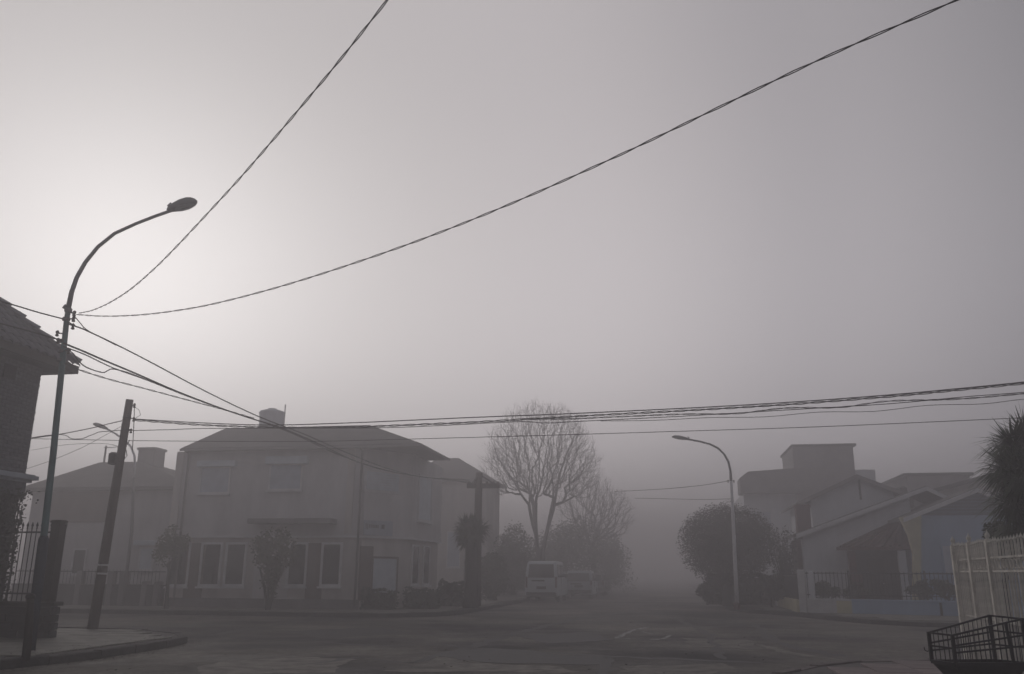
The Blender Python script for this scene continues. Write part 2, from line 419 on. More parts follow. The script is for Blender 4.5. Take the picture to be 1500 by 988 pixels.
# pavement surfacing of the far blocks: wide slabs joined in one sheet (a few pixels each)
def far_slabs(parent, poly, x0, x1, y0, y1, s, o0):
    m = MB()
    for i in range(int(x0 / s), int(x1 / s) + 1):
        for j in range(int(y0 / s), int(y1 / s) + 1):
            p = Vector((o0[0], o0[1], 0)) + EX * (i * s) + EY * (j * s)
            q = [p + EX * a * s * .49 + EY * b * s * .49 for a, b in ((-1, -1), (1, -1), (1, 1), (-1, 1))]
            if all(in_poly(c, poly) for c in q):
                m.prism([(c.x, c.y) for c in q], .10, .148 + random.uniform(-.004, .004))
    o = m.build('slab_surface', M_SLAB, parent); o['kind'] = 'stuff'
far_slabs(pv_fl, inset(FL_C, -KW - .03) + [(-60, 150)], -16, 6, -4, 20, 1.0, (-5, 33))
far_slabs(pv_fr, inset(FR_C, -KW - .03) + [(60, 150)], -4, 14, -6, 16, 1.0, (12, 31))

M_PATCH = mat('lighter concrete repair', (.24, .22, .19), .8, .3, 3.0, .5, 20, col2=(.06, .056, .05))
M_PATCHD = mat('dark damp asphalt repair', (.02, .02, .02), .6, .3, 3.0, .5, 20, col2=(.008, .008, .008))
# tar seams and cracks of the concrete road, and the worn painted mark
def strip(pts, w, z, jit=.03, seed=0):
    rnd = random.Random(seed); P = []
    for a, b in zip(pts, pts[1:]):
        n = max(2, int((b - a).length / .35))
        for i in range(n): P.append(a + (b - a) * i / n)
    P.append(pts[-1]); m = MB(); vs = []
    for i, p in enumerate(P):
        t = (P[min(i + 1, len(P) - 1)] - P[max(i - 1, 0)]).normalized(); nrm = Vector((-t.y, t.x, 0))
        c = p + nrm * rnd.uniform(-jit, jit); ww = w * rnd.uniform(.35, 1.2) * (.4 if i in (0, len(P) - 1) else 1)
        vs += [(c.x + nrm.x * ww / 2, c.y + nrm.y * ww / 2, z), (c.x - nrm.x * ww / 2, c.y - nrm.y * ww / 2, z)]
    n = len(P)
    fs = [(2 * i, 2 * i + 1, 2 * i + 3, 2 * i + 2) for i in range(n - 1)]
    return m.add(vs, fs)
seams = [([(605, 972), (636, 962), (690, 949), (728, 936), (758, 927), (800, 917), (860, 905)], .05),
         ([(690, 949), (770, 954), (890, 962), (1010, 966), (1120, 971)], .06),
         ([(310, 931), (355, 923), (420, 914), (520, 905)], .05),
         ([(1106, 915), (1120, 930), (1140, 942), (1180, 952), (1230, 962)], .05),
         ([(430, 975), (530, 963), (605, 972)], .03), ([(660, 935), (740, 932), (840, 928), (900, 926)], .04),
         ([(480, 942), (560, 946), (650, 944), (690, 949)], .035), ([(890, 962), (895, 975), (885, 990)], .04),
         ([(990, 905), (1040, 930), (1060, 966)], .035), ([(860, 905), (930, 895), (990, 884)], .04)]
for i, (s_, w_) in enumerate(seams):
    strip([ground(*p, .004) for p in s_], w_ * 7, .004, .10, i).build('tar_seam', M_TAR, road)
for i, (poly_, m_) in enumerate([([(560, 984), (700, 972), (800, 976), (860, 986)], M_PATCH), ([(640, 960), (692, 950), (888, 963), (884, 975), (700, 970)], M_PATCHD), ([(290, 975), (420, 962), (520, 966), (480, 984), (300, 990)], M_PATCH),
                       ([(760, 932), (860, 926), (900, 938), (800, 944)], M_PATCHD), ([(1000, 935), (1100, 938), (1110, 952), (1010, 948)], M_PATCH), ([(420, 925), (560, 919), (600, 928), (470, 936)], M_PATCHD), ([(900, 978), (1060, 972), (1100, 984), (930, 992)], M_PATCH)]):
    P_ = [ground(*q, .0) for q in poly_]; rr_ = random.Random(60 + i); Q_ = []
    for a_, b_ in zip(P_, P_[1:] + P_[:1]):
        for k in range(7): q = a_.lerp(b_, k / 7); Q_.append((q.x + rr_.gauss(0, .06), q.y + rr_.gauss(0, .09)))
    ar = sum(a_[0] * b_[1] - b_[0] * a_[1] for a_, b_ in zip(Q_, Q_[1:] + Q_[:1]))
    if ar < 0: Q_ = Q_[::-1]
    MB().prism(Q_, -.006, .0025).build('road_patch', m_, road)
marks = [([(903, 935), (917, 928), (930, 922.5), (950, 919)], .16), ([(903, 935), (918, 935.5), (932, 935)], .16), ([(952, 937), (966, 936.5), (977, 934.5), (982, 931)], .17),
         ([(938, 925), (950, 928), (960, 930)], .10)]
for i, (s_, w_) in enumerate(marks):
    strip([ground(*p, .005) for p in s_], w_, .005, .02, 20 + i).build('road_marking', M_PAINT, road)
strip([ground(*p, .005) for p in [(1112, 944), (1150, 955), (1190, 962), (1240, 968), (1290, 971)]], .30, .005, .05, 40).build('road_patch', M_PATCH, road)
# small stones and litter on the road
rnd = random.Random(9); m = MB()
for k in range(260):
    y = 12 + 22 * rnd.random() ** 1.3; x = rnd.uniform(-.62, .62) * y
    if in_poly((x, y), NL) or in_poly((x, y), NR) or in_poly((x, y), FL) or in_poly((x, y), FR): continue
    s_ = rnd.uniform(.008, .022); a = rnd.uniform(0, 6.28)
    q = [(x + s_ * math.cos(a + t) * rnd.uniform(.7, 1.2), y + s_ * math.sin(a + t) * rnd.uniform(.7, 1.2)) for t in (0, 1.57, 3.14, 4.71)]
    m.prism(q, -.004, s_ * .35 + .003)
tag(m.build('gravel', M_SOIL), kind='stuff')
# leaves and dirt gathered against the left kerb
m = MB(); kp = dense(NL_C[2:9], .05)
for k in range(900):
    i = rnd.randrange(len(kp) - 1); t = (kp[i + 1] - kp[i]).normalized(); n_ = Vector((t.y, -t.x))
    inn = rnd.random() < .35
    d = (rnd.random() ** 2) * (.45 if not inn else -.9); z = .004 if d >= 0 else .16
    if -.03 < d < .0: continue
    p = kp[i] + n_ * d; s_ = rnd.uniform(.012, .035); a = rnd.uniform(0, 6.28)
    vs = [(p.x + s_ * math.cos(a + q) * (1 if j % 2 else .55), p.y + s_ * math.sin(a + q) * (1 if j % 2 else .55), z + rnd.uniform(0, .012)) for j, q in enumerate((0, 1.57, 3.14, 4.71))]
    m.add(vs, [(0, 1, 2, 3)])
tag(m.build('fallen_leaves', M_SOIL), kind='stuff')

# ------------------------------------------------------------------ vegetation
def leaf_cloud(m, rnd, centre, radii, n, size, hollow=.55, squash=1.0):
    cx, cy, cz = centre
    for _ in range(n):
        while True:
            v = Vector((rnd.uniform(-1, 1), rnd.uniform(-1, 1), rnd.uniform(-1, 1))); L = v.length
            if .05 < L < 1: break
        v = v / L * (hollow + (1 - hollow) * rnd.random() ** .6) * rnd.uniform(.85, 1.08)
        p = Vector((cx + v.x * radii[0], cy + v.y * radii[1], cz + v.z * radii[2]))
        a = Vector((rnd.gauss(0, 1), rnd.gauss(0, 1), rnd.gauss(0, .6))).normalized()
        b = a.cross(Vector((rnd.gauss(0, 1), rnd.gauss(0, 1), rnd.gauss(0, 1)))).normalized()
        s = size * rnd.uniform(.5, 1.25)
        m.add([p - a * s, p - b * s * .45 + a * s * .1, p + a * s, p + b * s * .45 + a * s * .1], [(0, 1, 2, 3)])
def clumpy_crown(rnd, centre, radii, nclump, nleaf, size, shell=.72):
    m = MB(); c = Vector(centre)
    for k in range(nclump):
        v = Vector((rnd.gauss(0, 1), rnd.gauss(0, 1), rnd.gauss(0, 1))).normalized() * rnd.uniform(.25, shell)
        q = (c.x + v.x * radii[0], c.y + v.y * radii[1], c.z + v.z * radii[2]); f_ = rnd.uniform(.22, .4)
        leaf_cloud(m, rnd, q, (radii[0] * f_ * 1.1, radii[1] * f_ * 1.1, radii[2] * f_), nleaf, size)
    return m
def limbs(rnd, base, top, r0, n, spread, z_up, r_end=.02):
    m = MB(); b = Vector(base); t = Vector(top)
    pts = [b, b.lerp(t, .35) + Vector((rnd.uniform(-.05, .05), 0, 0)), b.lerp(t, .7), t]
    m.tube(pts, [r0 * 1.25, r0, r0 * .8, r0 * .6], 9)
    for k in range(n):
        a = 2 * math.pi * (k + rnd.random() * .6) / n; s0 = b.lerp(t, rnd.uniform(.6, 1))
        e_ = s0 + Vector((math.cos(a) * spread, math.sin(a) * spread, z_up)) * rnd.uniform(.6, 1)
        mid = s0.lerp(e_, .5) + Vector((0, 0, -.12 * spread))
        m.tube([s0, mid, e_], [r0 * .45, r0 * .3, r_end], 6)
    return m
def leafy_tree(name, base, crown_c, radii, r0, label, cat, m_leaf, nclump=26, nleaf=110, size=.10, seed=1, fork=4, group=None):
    rnd = random.Random(seed); b = Vector(base)
    t = empty(name, b, label, cat, group)
    cc = Vector(crown_c) - b
    limbs(rnd, (0, 0, 0), (cc.x * .8, cc.y * .8, max(.5, cc.z - radii[2] * .6)), r0, fork, radii[0] * .55, radii[2] * .7).build('trunk', M_BARK, t, True)
    clumpy_crown(rnd, cc, radii, nclump, nleaf, size).build('crown', m_leaf, t)
    return t

def bare_tree(base, forks, env, label, seed, r0=.22, n=900, step=.28, tip=.010, flat=.55):
    """forks: tops of the main limbs; env: list of (centre, radii) that the twigs fill; each twig grows from the nearest wood"""
    import numpy as np
    rnd = random.Random(seed); t = empty('bare_tree', base, label, 'tree')
    pos = []; par = []
    def chain(i, q):
        p = Vector(pos[i]); L = (q - p).length; k = max(1, int(L / step)); cur = i
        b = Vector((rnd.gauss(0, 1), rnd.gauss(0, 1), rnd.gauss(0, .5))) * L * .03 + Vector((0, 0, -.05 * L))
        for j in range(1, k + 1):
            f = j / k; pos.append(tuple(p.lerp(q, f) + b * math.sin(math.pi * f))); par.append(cur); cur = len(pos) - 1
        return cur
    pos.append((0, 0, -.05)); par.append(-1)
    for fs in forks:
        cur = 0
        for q in fs: cur = chain(cur, Vector(q))
    T = []
    for (c, r, m_) in env:
        for _ in range(m_):
            while True:
                v = Vector((rnd.uniform(-1, 1), rnd.uniform(-1, 1), rnd.uniform(-1, 1)))
                if v.length < 1: break
            v = v.normalized() * v.length ** .7
            T.append(Vector((c[0] + v.x * r[0], c[1] + v.y * r[1], c[2] + v.z * r[2])))
    z0 = min(q[-1][2] for q in forks) * .5
    T.sort(key=lambda q: (q - Vector((0, 0, z0))).length + rnd.uniform(-.5, .5))
    for q in T:
        A = np.array(pos); d = np.array(q) - A; L = np.sqrt((d ** 2).sum(1)) + 1e-6
        upw = d[:, 2] / L                         # twigs rise away from the wood that bears them
        out_ = (d * (A - np.array((0, 0, z0)))).sum(1) / L / (np.sqrt(((A - np.array((0, 0, z0))) ** 2).sum(1)) + 1e-6)
        cost = L * (1 + 1.6 * (1 - out_) + .3 * (1 - upw)); cost[:4] = 99
        i = int(cost.argmin())
        if L[i] > step * .4: chain(i, q)
    n_ = len(pos); w = [0.0] * n_; kids = [[] for _ in range(n_)]
    for i in range(1, n_): kids[par[i]].append(i)
    for i in range(n_ - 1, -1, -1):
        if not kids[i]: w[i] = 1.0
        if par[i] >= 0: w[par[i]] += w[i]
    ex = math.log(r0 / tip) / math.log(w[0])
    R = [tip * x ** ex for x in w]
    mt = MB(); mc = MB()
    starts = [(0, k) for k in kids[0]]
    while starts:
        a, b = starts.pop(); path = [a, b]
        while kids[path[-1]]:
            ks = sorted(kids[path[-1]], key=lambda k: -w[k]); starts += [(path[-1], k) for k in ks[1:]]; path.append(ks[0])
        rad = [min(R[path[1]] * 1.05, R[a]) if a else R[0] * 1.2] + [R[k] for k in path[1:]]
        big = R[path[1]] > r0 * .22
        (mt if big else mc).tube([pos[k] for k in path], rad, 8 if big else (5 if R[path[1]] > .03 else 3), cap=False)
    for i in range(1, n_):                        # fine twigs along all the thin wood
        if R[i] > tip * 3.2 or rnd.random() < .35: continue
        p = Vector(pos[i]); d0 = (p - Vector(pos[par[i]])).normalized()
        for _ in range(2):
            d = (d0 + Vector((rnd.gauss(0, .55), rnd.gauss(0, .55), rnd.gauss(.1, .5)))).normalized(); L = rnd.uniform(.25, .7)
            s_ = d.orthogonal().normalized() * tip * .5; q = p + d * L * .5 + Vector((rnd.gauss(0, .03), rnd.gauss(0, .03), rnd.gauss(0, .03))); e_ = q + (d + Vector((rnd.gauss(0, .3), rnd.gauss(0, .3), .15))).normalized() * L * .5
            mc.tube([p, q, e_], [tip * .6, tip * .5, tip * .3], 3, cap=False)
    mt.build('trunk', M_BARK, t, True); mc.build('crown', M_TWIG, t)
    return t

# ------------------------------------------------------------------ window builder used on all houses (local frame, facade at y = y0, facing -y)
def window(parent, x0, x1, z0, z1, y0, m_pane, m_frame=None, frame=.06, sill=True, slats=False, deep=.10):
    """frame proud of the wall by 3 cm round a recessed pane; children of the frame: pane, sill, shutter slats"""
    mf = m_frame or M_TRIM
    f = MB(); f.box(x0 - frame, x0, y0 - .05, y0 + .002, z0 - frame, z1 + frame); f.box(x1, x1 + frame, y0 - .05, y0 + .002, z0 - frame, z1 + frame)
    f.box(x0, x1, y0 - .05, y0 + .002, z1, z1 + frame); f.box(x0, x1, y0 - .05, y0 + .002, z0 - frame, z0)
    w = f.build('window', mf, parent)
    if slats:
        p = MB(); n = max(3, int((z1 - z0) / .09)); h_ = (z1 - z0) / n
        for i in range(n): p.box(x0, x1, y0 - .022, y0 - .004, z0 + i * h_ + .008, z0 + (i + 1) * h_ - .004)
        p.box(x0, x1, y0 - .010, y0 - .003, z0, z1)
        p.build('roller_shutter', m_pane, w)
    else:
        MB().box(x0, x1, y0 - .012, y0 - .004, z0, z1).build('pane', m_pane, w)
        if x1 - x0 > .8: MB().box((x0 + x1) / 2 - .02, (x0 + x1) / 2 + .02, y0 - .04, y0 - .013, z0, z1).build('mullion', mf, w)
    if sill: MB().box(x0 - frame - .05, x1 + frame + .05, y0 - .14, y0 + .003, z0 - frame - .07, z0 - frame - .001).build('sill', mf, w)
    return w
def hip_roof(parent, x0, x1, y0, y1, z, rise, hx0, hx1, hy0, hy1, m, th=.14, soffit=True):
    """hip roof over the rectangle, ridge rectangle hx0..hx1, hy0..hy1 at z+rise"""
    mb = MB().add([(x0, y0, z), (x1, y0, z), (x1, y1, z), (x0, y1, z), (x0, y0, z + th), (x1, y0, z + th), (x1, y1, z + th), (x0, y1, z + th),
                   (hx0, hy0, z + rise), (hx1, hy0, z + rise), (hx1, hy1, z + rise), (hx0, hy1, z + rise)],
                  [(0, 3, 2, 1), (0, 1, 5, 4), (1, 2, 6, 5), (2, 3, 7, 6), (3, 0, 4, 7), (4, 5, 9, 8), (5, 6, 10, 9), (6, 7, 11, 10), (7, 4, 8, 11), (8, 9, 10, 11)])
    return mb.build('roof', m, parent)

# ------------------------------------------------------------------ left house (brick, tiled hip roof), seen along its street wall
FH = Frame((-10.78, 19.1, .15))
house = empty('brick_house', FH, 'dark brick house with stepped tile roof edge at the left, beside the teal street lamp', 'house')
ZC = 3.36                                      # top of the cornice above the pavement
EAVE = 5.85
MB().box(-9, -.02, -13, 0, ZC, EAVE + .1).build('upper_wall', M_MORTAR, house)
MB().box(-9, -.05, -13, -.05, .7, ZC - .12).build('lower_wall', M_STUCCO_D, house)
MB().box(-9.05, -.08, -13, -.06, -.02, .7).build('plinth', M_STUCCO_D, house)
b0 = MB().chbox(-.05, .0, -.112, .112, -.031, .031, .004).build('brick', M_BRICK, house)
rnd = random.Random(2); first = True
row = 0; z = ZC + .04
while z < EAVE:
    for k in range(8):
        y = -.115 - k * .235 - (.117 if row % 2 else 0)
        o = b0 if first else rep(b0, house, (0, 0, 0)); first = False
        o.location = (rnd.uniform(-.004, .006), y, z)
    if row % 2: rep(b0, house, (0.002, -.06, z), 0, (1, .45, 1))
    # the end wall shows its headers
    z += .077; row += 1
m = MB(); zz = ZC + .04; r_ = 0
while zz < EAVE:                               # bricks beyond the part that is seen closely, joined
    for k in range(8, 40):
        y = -.115 - k * .235 - (.117 if r_ % 2 else 0); m.chbox(-.05, .0, y - .112, y + .112, zz - .031, zz + .031, .004)
    for k in range(24):
        x = -.14 - k * .235 - (.117 if r_ % 2 else 0); m.box(x - .112, x + .112, -.03, .004, zz - .031, zz + .031)
    zz += .077; r_ += 1
o = m.build('brickwork', M_BRICK, house); o['kind'] = 'stuff'
m = MB(); prof = [(0, 0), (.10, .0), (.10, .05), (.15, .08), (.15, .17), (0, .20)]
m.box(-9, .10, -13, .10, ZC - .14, ZC - .08); m.box(-9, .19, -13, .19, ZC - .08, ZC + .01); m.box(-9, .14, -13, .14, ZC + .01, ZC + .035)
m.build('cornice', M_PALEBLUE, house)
MB().box(-9, .03, -13, .02, ZC - .42, ZC - .14).build('frieze', M_BRICK, house)
v = MB().box(0, .03, -1.15, -.80, EAVE - .48, EAVE - .18).build('vent', M_IRON, house)
# roof: 43.5 degree hip
OV, TANR = .5, math.tan(math.radians(43.5)); hw = 5.0
hip_roof(house, -9 - OV, OV, -13 - OV, OV, EAVE - .02, hw * TANR, -4.51, -4.49, -9, OV - hw, M_STUCCO_D, .10)
MB().box(OV - .02, OV + .03, -13, OV + .03, EAVE - .06, EAVE + .12).build('fascia', M_WOODD, house)
MB().box(-9, OV - .03, OV, OV + .03, EAVE - .06, EAVE + .12).build('fascia', M_WOODD, house)
# clay tiles on the street slope, laid one by one in courses
ct, stn = math.cos(math.radians(43.5)), math.sin(math.radians(43.5))
tm = MB(); W_, L_ = .27, .40
prof = [(-W_ / 2, 0), (-W_ / 2 + .045, .05), (0, .072), (W_ / 2 - .045, .05), (W_ / 2, 0)]
vs = []
for (dz, s_) in ((0.028, 0), (0, L_)):
    for (a, h_) in prof: vs.append((0, a, h_ + dz, s_))
def slope_pt(yy, up, h_): return (-up * ct + h_ * stn, yy, up * stn + h_ * ct)
tv = [slope_pt(a, s_, h_) for (_, a, h_, s_) in vs] + [slope_pt(a, 0, h_ + .028 - .018) for (a, h_) in prof]
tf = [(i, i + 1, 6 + i, 5 + i) for i in range(4)] + [(10 + i, 11 + i, i + 1, i) for i in range(4)]
tile0 = MB().add(tv, tf).build('roof_tile', M_TILE, house)
first = True; CS = .32; count = 0; joined = MB()
for c in range(14):
    up = c * CS
    for k in range(44):
        y = OV + .02 - W_ / 2 - k * W_
        if y > OV - up * ct - .02: continue
        base = Vector((OV + .04, 0, EAVE + .09))
        p = (base.x - up * ct, y, base.z + up * stn)
        if count < 150 and k < 16 and c < 10:
            o = tile0 if first else rep(tile0, house, (0, 0, 0)); first = False
            o.location = (p[0], p[1], p[2] + rnd.uniform(-.004, .006)); o.rotation_euler = (0, 0, rnd.uniform(-.015, .015)); count += 1
        else:
            joined.add([(q[0] + p[0], q[1] + p[1], q[2] + p[2]) for q in tv], tf)
o = joined.build('tile_field', M_TILE, house); o['kind'] = 'stuff'
# hip (arris) tiles, overlapping steps that make the stepped roof edge
hd = Vector((-ct, -ct, stn)).normalized()
rt = MB(); a_ = Vector((1, -1, 0)).normalized(); up_ = a_.cross(hd).normalized()
if up_.z < 0: up_ = -up_
vs = []
for s_, k_ in ((0, 1.0), (.46, .80)):
    for t in range(6):
        an = math.pi * t / 5; vs.append(hd * s_ + a_ * math.cos(an) * .20 * k_ + up_ * (math.sin(an) * .11 * k_ + (.05 if s_ == 0 else 0.0)))
fs = [(i, i + 1, 7 + i, 6 + i) for i in range(5)] + [tuple(range(6))]
ht0 = rt.add(vs, fs).build('hip_tile', M_TILE2, house)
for k in range(15):
    p = Vector((OV + .06, OV + .06, EAVE + .10)) + hd * (k * .385 + .10)
    o = ht0 if k == 0 else rep(ht0, house, (0, 0, 0)); o.location = p

iv = empty('ivy', (FH.m @ Vector((.05, -.3, .7)), ) and (FH.m @ Vector((.05, -.3, .7))), 'ragged dark ivy hanging at the corner of the brick house under the cornice', 'climbing plant')
iv.rotation_euler = (0, 0, GRID); rv = random.Random(31); m = MB()
for k in range(1500):
    f_ = rv.random() ** .7; z = 2.35 * f_; w = .08 + .20 * f_ ** 3 * (1 + .5 * math.sin(z * 19))
    c = Vector((rv.gauss(-.25, .5) * w, rv.uniform(-.5, .32), z)); a = Vector((rv.gauss(0, 1), rv.gauss(0, 1), rv.gauss(0, 1))).normalized() * rv.uniform(.02, .045); b = a.orthogonal() * .7
    m.add([c - a, c - b, c + a, c + b], [(0, 1, 2, 3)])
m.build('leaves', M_HEDGE, iv); MB().tube([(-.02, .22, -.7), (0, .25, .6), (-.03, .2, 1.5), (0, .2, 2.2)], [.03, .025, .02, .01], 6).build('stem', M_BARK, iv)
# garden wall with spear railing and dark timber pillar, closing the gap between the brick house and the pavement
gw = empty('garden_wall', FH, 'low dark stone garden wall with spear topped railings beside the brick house', 'wall')
MB().box(.0, 1.34, -.30, -.12, -.02, .64).build('core', M_MORTAR, gw)
s0 = MB().chbox(-.15, .15, -.04, .0, -.07, .07, .012).build('stone', M_STUCCO_D, gw); first = True
for r_ in range(4):
    x = .16 - (r_ % 2) * .14
    while x < 1.34:
        w = rnd.uniform(.8, 1.15); x1_ = min(x + .15 * w, 1.355)
        o = s0 if first else rep(s0, gw, (0, 0, 0)); first = False
        o.location = (max(x, .15), -.295 + rnd.uniform(-.012, .008), .08 + r_ * .155); o.scale = (w * .97, 1, 1)
        x += .31 * w
    for yy in (-.27, -.15):
        o = rep(s0, gw, (1.335 + rnd.uniform(0, .01), yy, .08 + r_ * .155), math.pi / 2, (.4, 1, 1))
MB().chbox(-.02, 1.42, -.36, -.06, .64, .72, .015).build('coping', M_KERB, gw)
MB().box(1.06, 1.26, -.31, -.11, .722, 2.33).chbox(1.04, 1.28, -.33, -.09, 2.33, 2.39, .02).build('pillar', M_WOODD, gw)
def spear(h0, h1, r=.011):
    m = MB(); m.tube([(0, 0, h0), (0, 0, h1 - .14)], r, 6)
    m.lathe([(r, h1 - .15), (r * 2.2, h1 - .14), (r * .9, h1 - .12), (r * 2.6, h1 - .08), (.001, h1)], n=6); return m
br0 = spear(.722, 2.36).build('bar', M_IRON, gw); k = 0
for i in range(9):
    o = br0 if i == 0 else rep(br0, gw, (0, 0, 0)); o.location = (.07 + i * .115, -.21, 0)
for z in (.86, 2.12): MB().box(.0, 1.06, -.225, -.195, z, z + .035).build('rail', M_IRON, gw)
br1 = spear(.722, 2.36)
o = br1.build('bar', M_IRON, gw); o.location = (1.34, -.21, 0)
# short dark post in front of the lamp
p0 = ground(38, 966, .15); t = empty('bollard_post', p0, 'short weathered dark timber post at the kerb in front of the teal lamp pole', 'post')
top = at(45, 872, p0.y) - p0
MB().tube([(0, 0, -.02), top * .5 + Vector((.008, 0, 0)), top * .97], [.066, .06, .055], 9).build('shaft', M_WOODD, t, True)
MB().lathe([(.05, -.03), (.075, -.02), (.075, .02), (.045, .05), (.001, .06)], top * .97, 9).build('cap', M_IRON, t, True)

# ------------------------------------------------------------------ street lamps
def px_path(pts, Y, o): return [at(x, y, Y) - o for x, y in pts]
def lamp_head(parent, a, b, w, h, m_body, m_lens, lens=True):
    """flattened egg shaped luminaire from a to b (parent coordinates)"""
    a = Vector(a); b = Vector(b); d = b - a; L = d.length; d.normalize()
    side = d.cross(Vector((0, 0, 1))).normalized(); up = side.cross(d).normalized()
    prof = [(0, .25), (.04, .42), (.12, .60), (.28, .84), (.5, 1.0), (.7, .98), (.85, .78), (.95, .42), (1, .06)]
    m = MB(); n = 12; vs = []; fs = []
    for s_, k_ in prof:
        c = a + d * (L * s_)
        for j in range(n):
            t_ = 2 * math.pi * j / n; hh = h * (1 if math.sin(t_) > 0 else .62)
            vs.append(c + side * math.cos(t_) * w / 2 * k_ + up * math.sin(t_) * hh / 2 * k_)
    for i in range(len(prof) - 1):
        for j in range(n):
            j2 = (j + 1) % n; fs.append((i * n + j, i * n + j2, (i + 1) * n + j2, (i + 1) * n + j))
    fs += [tuple(reversed(range(n))), tuple(range((len(prof) - 1) * n, len(prof) * n))]
    o = m.add(vs, fs).build('lamp_head', m_body, parent, True)
    if lens:
        m = MB(); c = a + d * L * .56 - up * h * .22
        m.lathe([(.01, -.05), (.6, -.045), (.9, -.02), (1, .0), (1, .02)], (0, 0, 0), 14)
        M4 = Matrix.Translation(c) @ Matrix((tuple(d * L * .34) + (0,), tuple(side * w * .38) + (0,), tuple(up * h * 1.5) + (0,), (0, 0, 0, 1))).transposed()
        m.xf(M4).build('lens', m_lens, o, True)
        MB().bar(a + d * .02 + up * h * .30, a + d * .10 + up * h * .5, .035).build('latch', m_body, o)
    return o
p0 = ground(43, 953, .15); LP = p0.copy()
lamp = empty('street_lamp', p0, 'tall teal street lamp with curved arm and egg shaped head on the near left pavement', 'street lamp')
pth = px_path([(43, 953), (55, 860), (66, 770), (78, 665), (89, 555), (97, 475), (100, 452)], p0.y, p0)
MB().tube(pth, [.062, .062, .06, .058, .055, .05, .05], 12).build('pole', M_TEAL, lamp, True)
arm = px_path([(100, 452), (105, 428), (113, 407), (126, 386), (146, 364), (172, 346), (205, 334), (235, 325), (262, 318)], p0.y, p0)
for i in range(2, len(arm)): arm[i].y -= .17 * (arm[i].x - arm[0].x)
MB().tube(arm, [.050, .045, .042, .039, .036, .034, .032, .032, .032], 10).build('arm', M_GREYP, lamp, True)
bs = px_path([(43, 953), (51, 890), (64, 790)], p0.y, p0)
MB().tube(bs + [bs[-1] + Vector((0.003, 0, .06))], [.095, .09, .088, .064], 12).build('base_sleeve', M_BLUE, lamp, True)
lamp_head(lamp, arm[-1] + Vector((-.10, .0, -.005)), arm[-1] + Vector((.50, -.09, .16)), .30, .26, M_LAMP, M_GLASS_L)
def collar(parent, p, r, h, m_, name='collar'):
    return MB().lathe([(r, -h / 2), (r * 1.12, -h / 2 + .01), (r * 1.12, h / 2 - .01), (r, h / 2)], p, 12).build(name, m_, parent, True)
for (x, y) in ((100, 455), (97, 468), (92, 500), (91, 515), (89, 528)):
    collar(lamp, at(x, y, p0.y) - p0, .062, .07, M_GREYP)
def insulator(parent, a, b):
    """bracket arm from a to b with a spool insulator hanging on its end"""
    k = MB().bar(a, b, .022).build('bracket', M_IRON, parent)
    MB().lathe([(.012, -.07), (.032, -.06), (.032, -.035), (.018, -.02), (.032, .0), (.032, .03), (.014, .05)], b, 10).build('insulator', M_CERAM, k, True)
for (a, b) in (((101, 458), (109, 459)), ((99, 468), (108, 467)), ((98, 474), (107, 478)), ((92, 489), (84, 488)), ((92, 497), (85, 499)), ((92, 513), (101, 514))):
    insulator(lamp, at(*a, p0.y) - p0, at(*b, p0.y - .05) - p0)
MB().bar(at(103, 455, p0.y) - p0, at(94, 449, p0.y) - p0, .06, .09).build('photocell', M_GREYP, lamp)

p0 = ground(1080, 893, .15); LR = p0.copy()
lr = empty('street_lamp', p0, 'slender grey street lamp in front of the round dark tree, arm reaching left', 'street lamp')
pth = px_path([(1080, 893), (1077, 830), (1074, 760), (1071, 705)], p0.y, p0)
MB().tube(pth, [.085, .08, .07, .058], 10).build('pole', M_TRIM, lr, True)
arm = px_path([(1071, 705), (1070, 690), (1067, 677), (1061, 666), (1052, 657), (1040, 651), (1025, 647), (1006, 643.5)], p0.y, p0)
MB().tube(arm, [.058, .052, .05, .047, .045, .042, .04, .04], 8).build('arm', M_GREYP, lr, True)
lamp_head(lr, arm[-1] + Vector((.12, 0, -.02)), at(984, 640, p0.y) - p0, .28, .20, M_LAMP, M_GLASS_L)
insulator(lr, at(1071, 705, p0.y) - p0, at(1066.5, 705, p0.y) - p0); insulator(lr, at(1071, 705, p0.y) - p0, at(1075, 705, p0.y) - p0)
collar(lr, Vector((0, 0, .12)), .12, .25, M_RED, 'base_collar')

Y = 31.0; pb = Vector((at(190, 800, Y).x, Y, 0.0)); pb = Vector((pb.x, 35.5, .15)); pb.x = at(190, 800, 35.5).x
lf = empty('street_lamp', pb, 'small far street lamp in the fog behind the timber pole, arm reaching left', 'street lamp')
MB().tube([Vector((0, 0, 0))] + px_path([(193, 780), (196, 700)], pb.y, pb), [.07, .065, .05], 8).build('pole', M_GREYP, lf, True)
arm = px_path([(196, 700), (198, 685), (197, 668), (192, 655), (183, 645), (168, 635), (155, 628)], pb.y, pb)
MB().tube(arm, [.05, .048, .045, .042, .04, .038, .038], 7).build('arm', M_TRIM, lf, True)
lamp_head(lf, arm[-1] + Vector((.1, 0, -.03)), at(136, 621, pb.y) - pb, .30, .22, M_LAMP, M_GLASS_L, False)

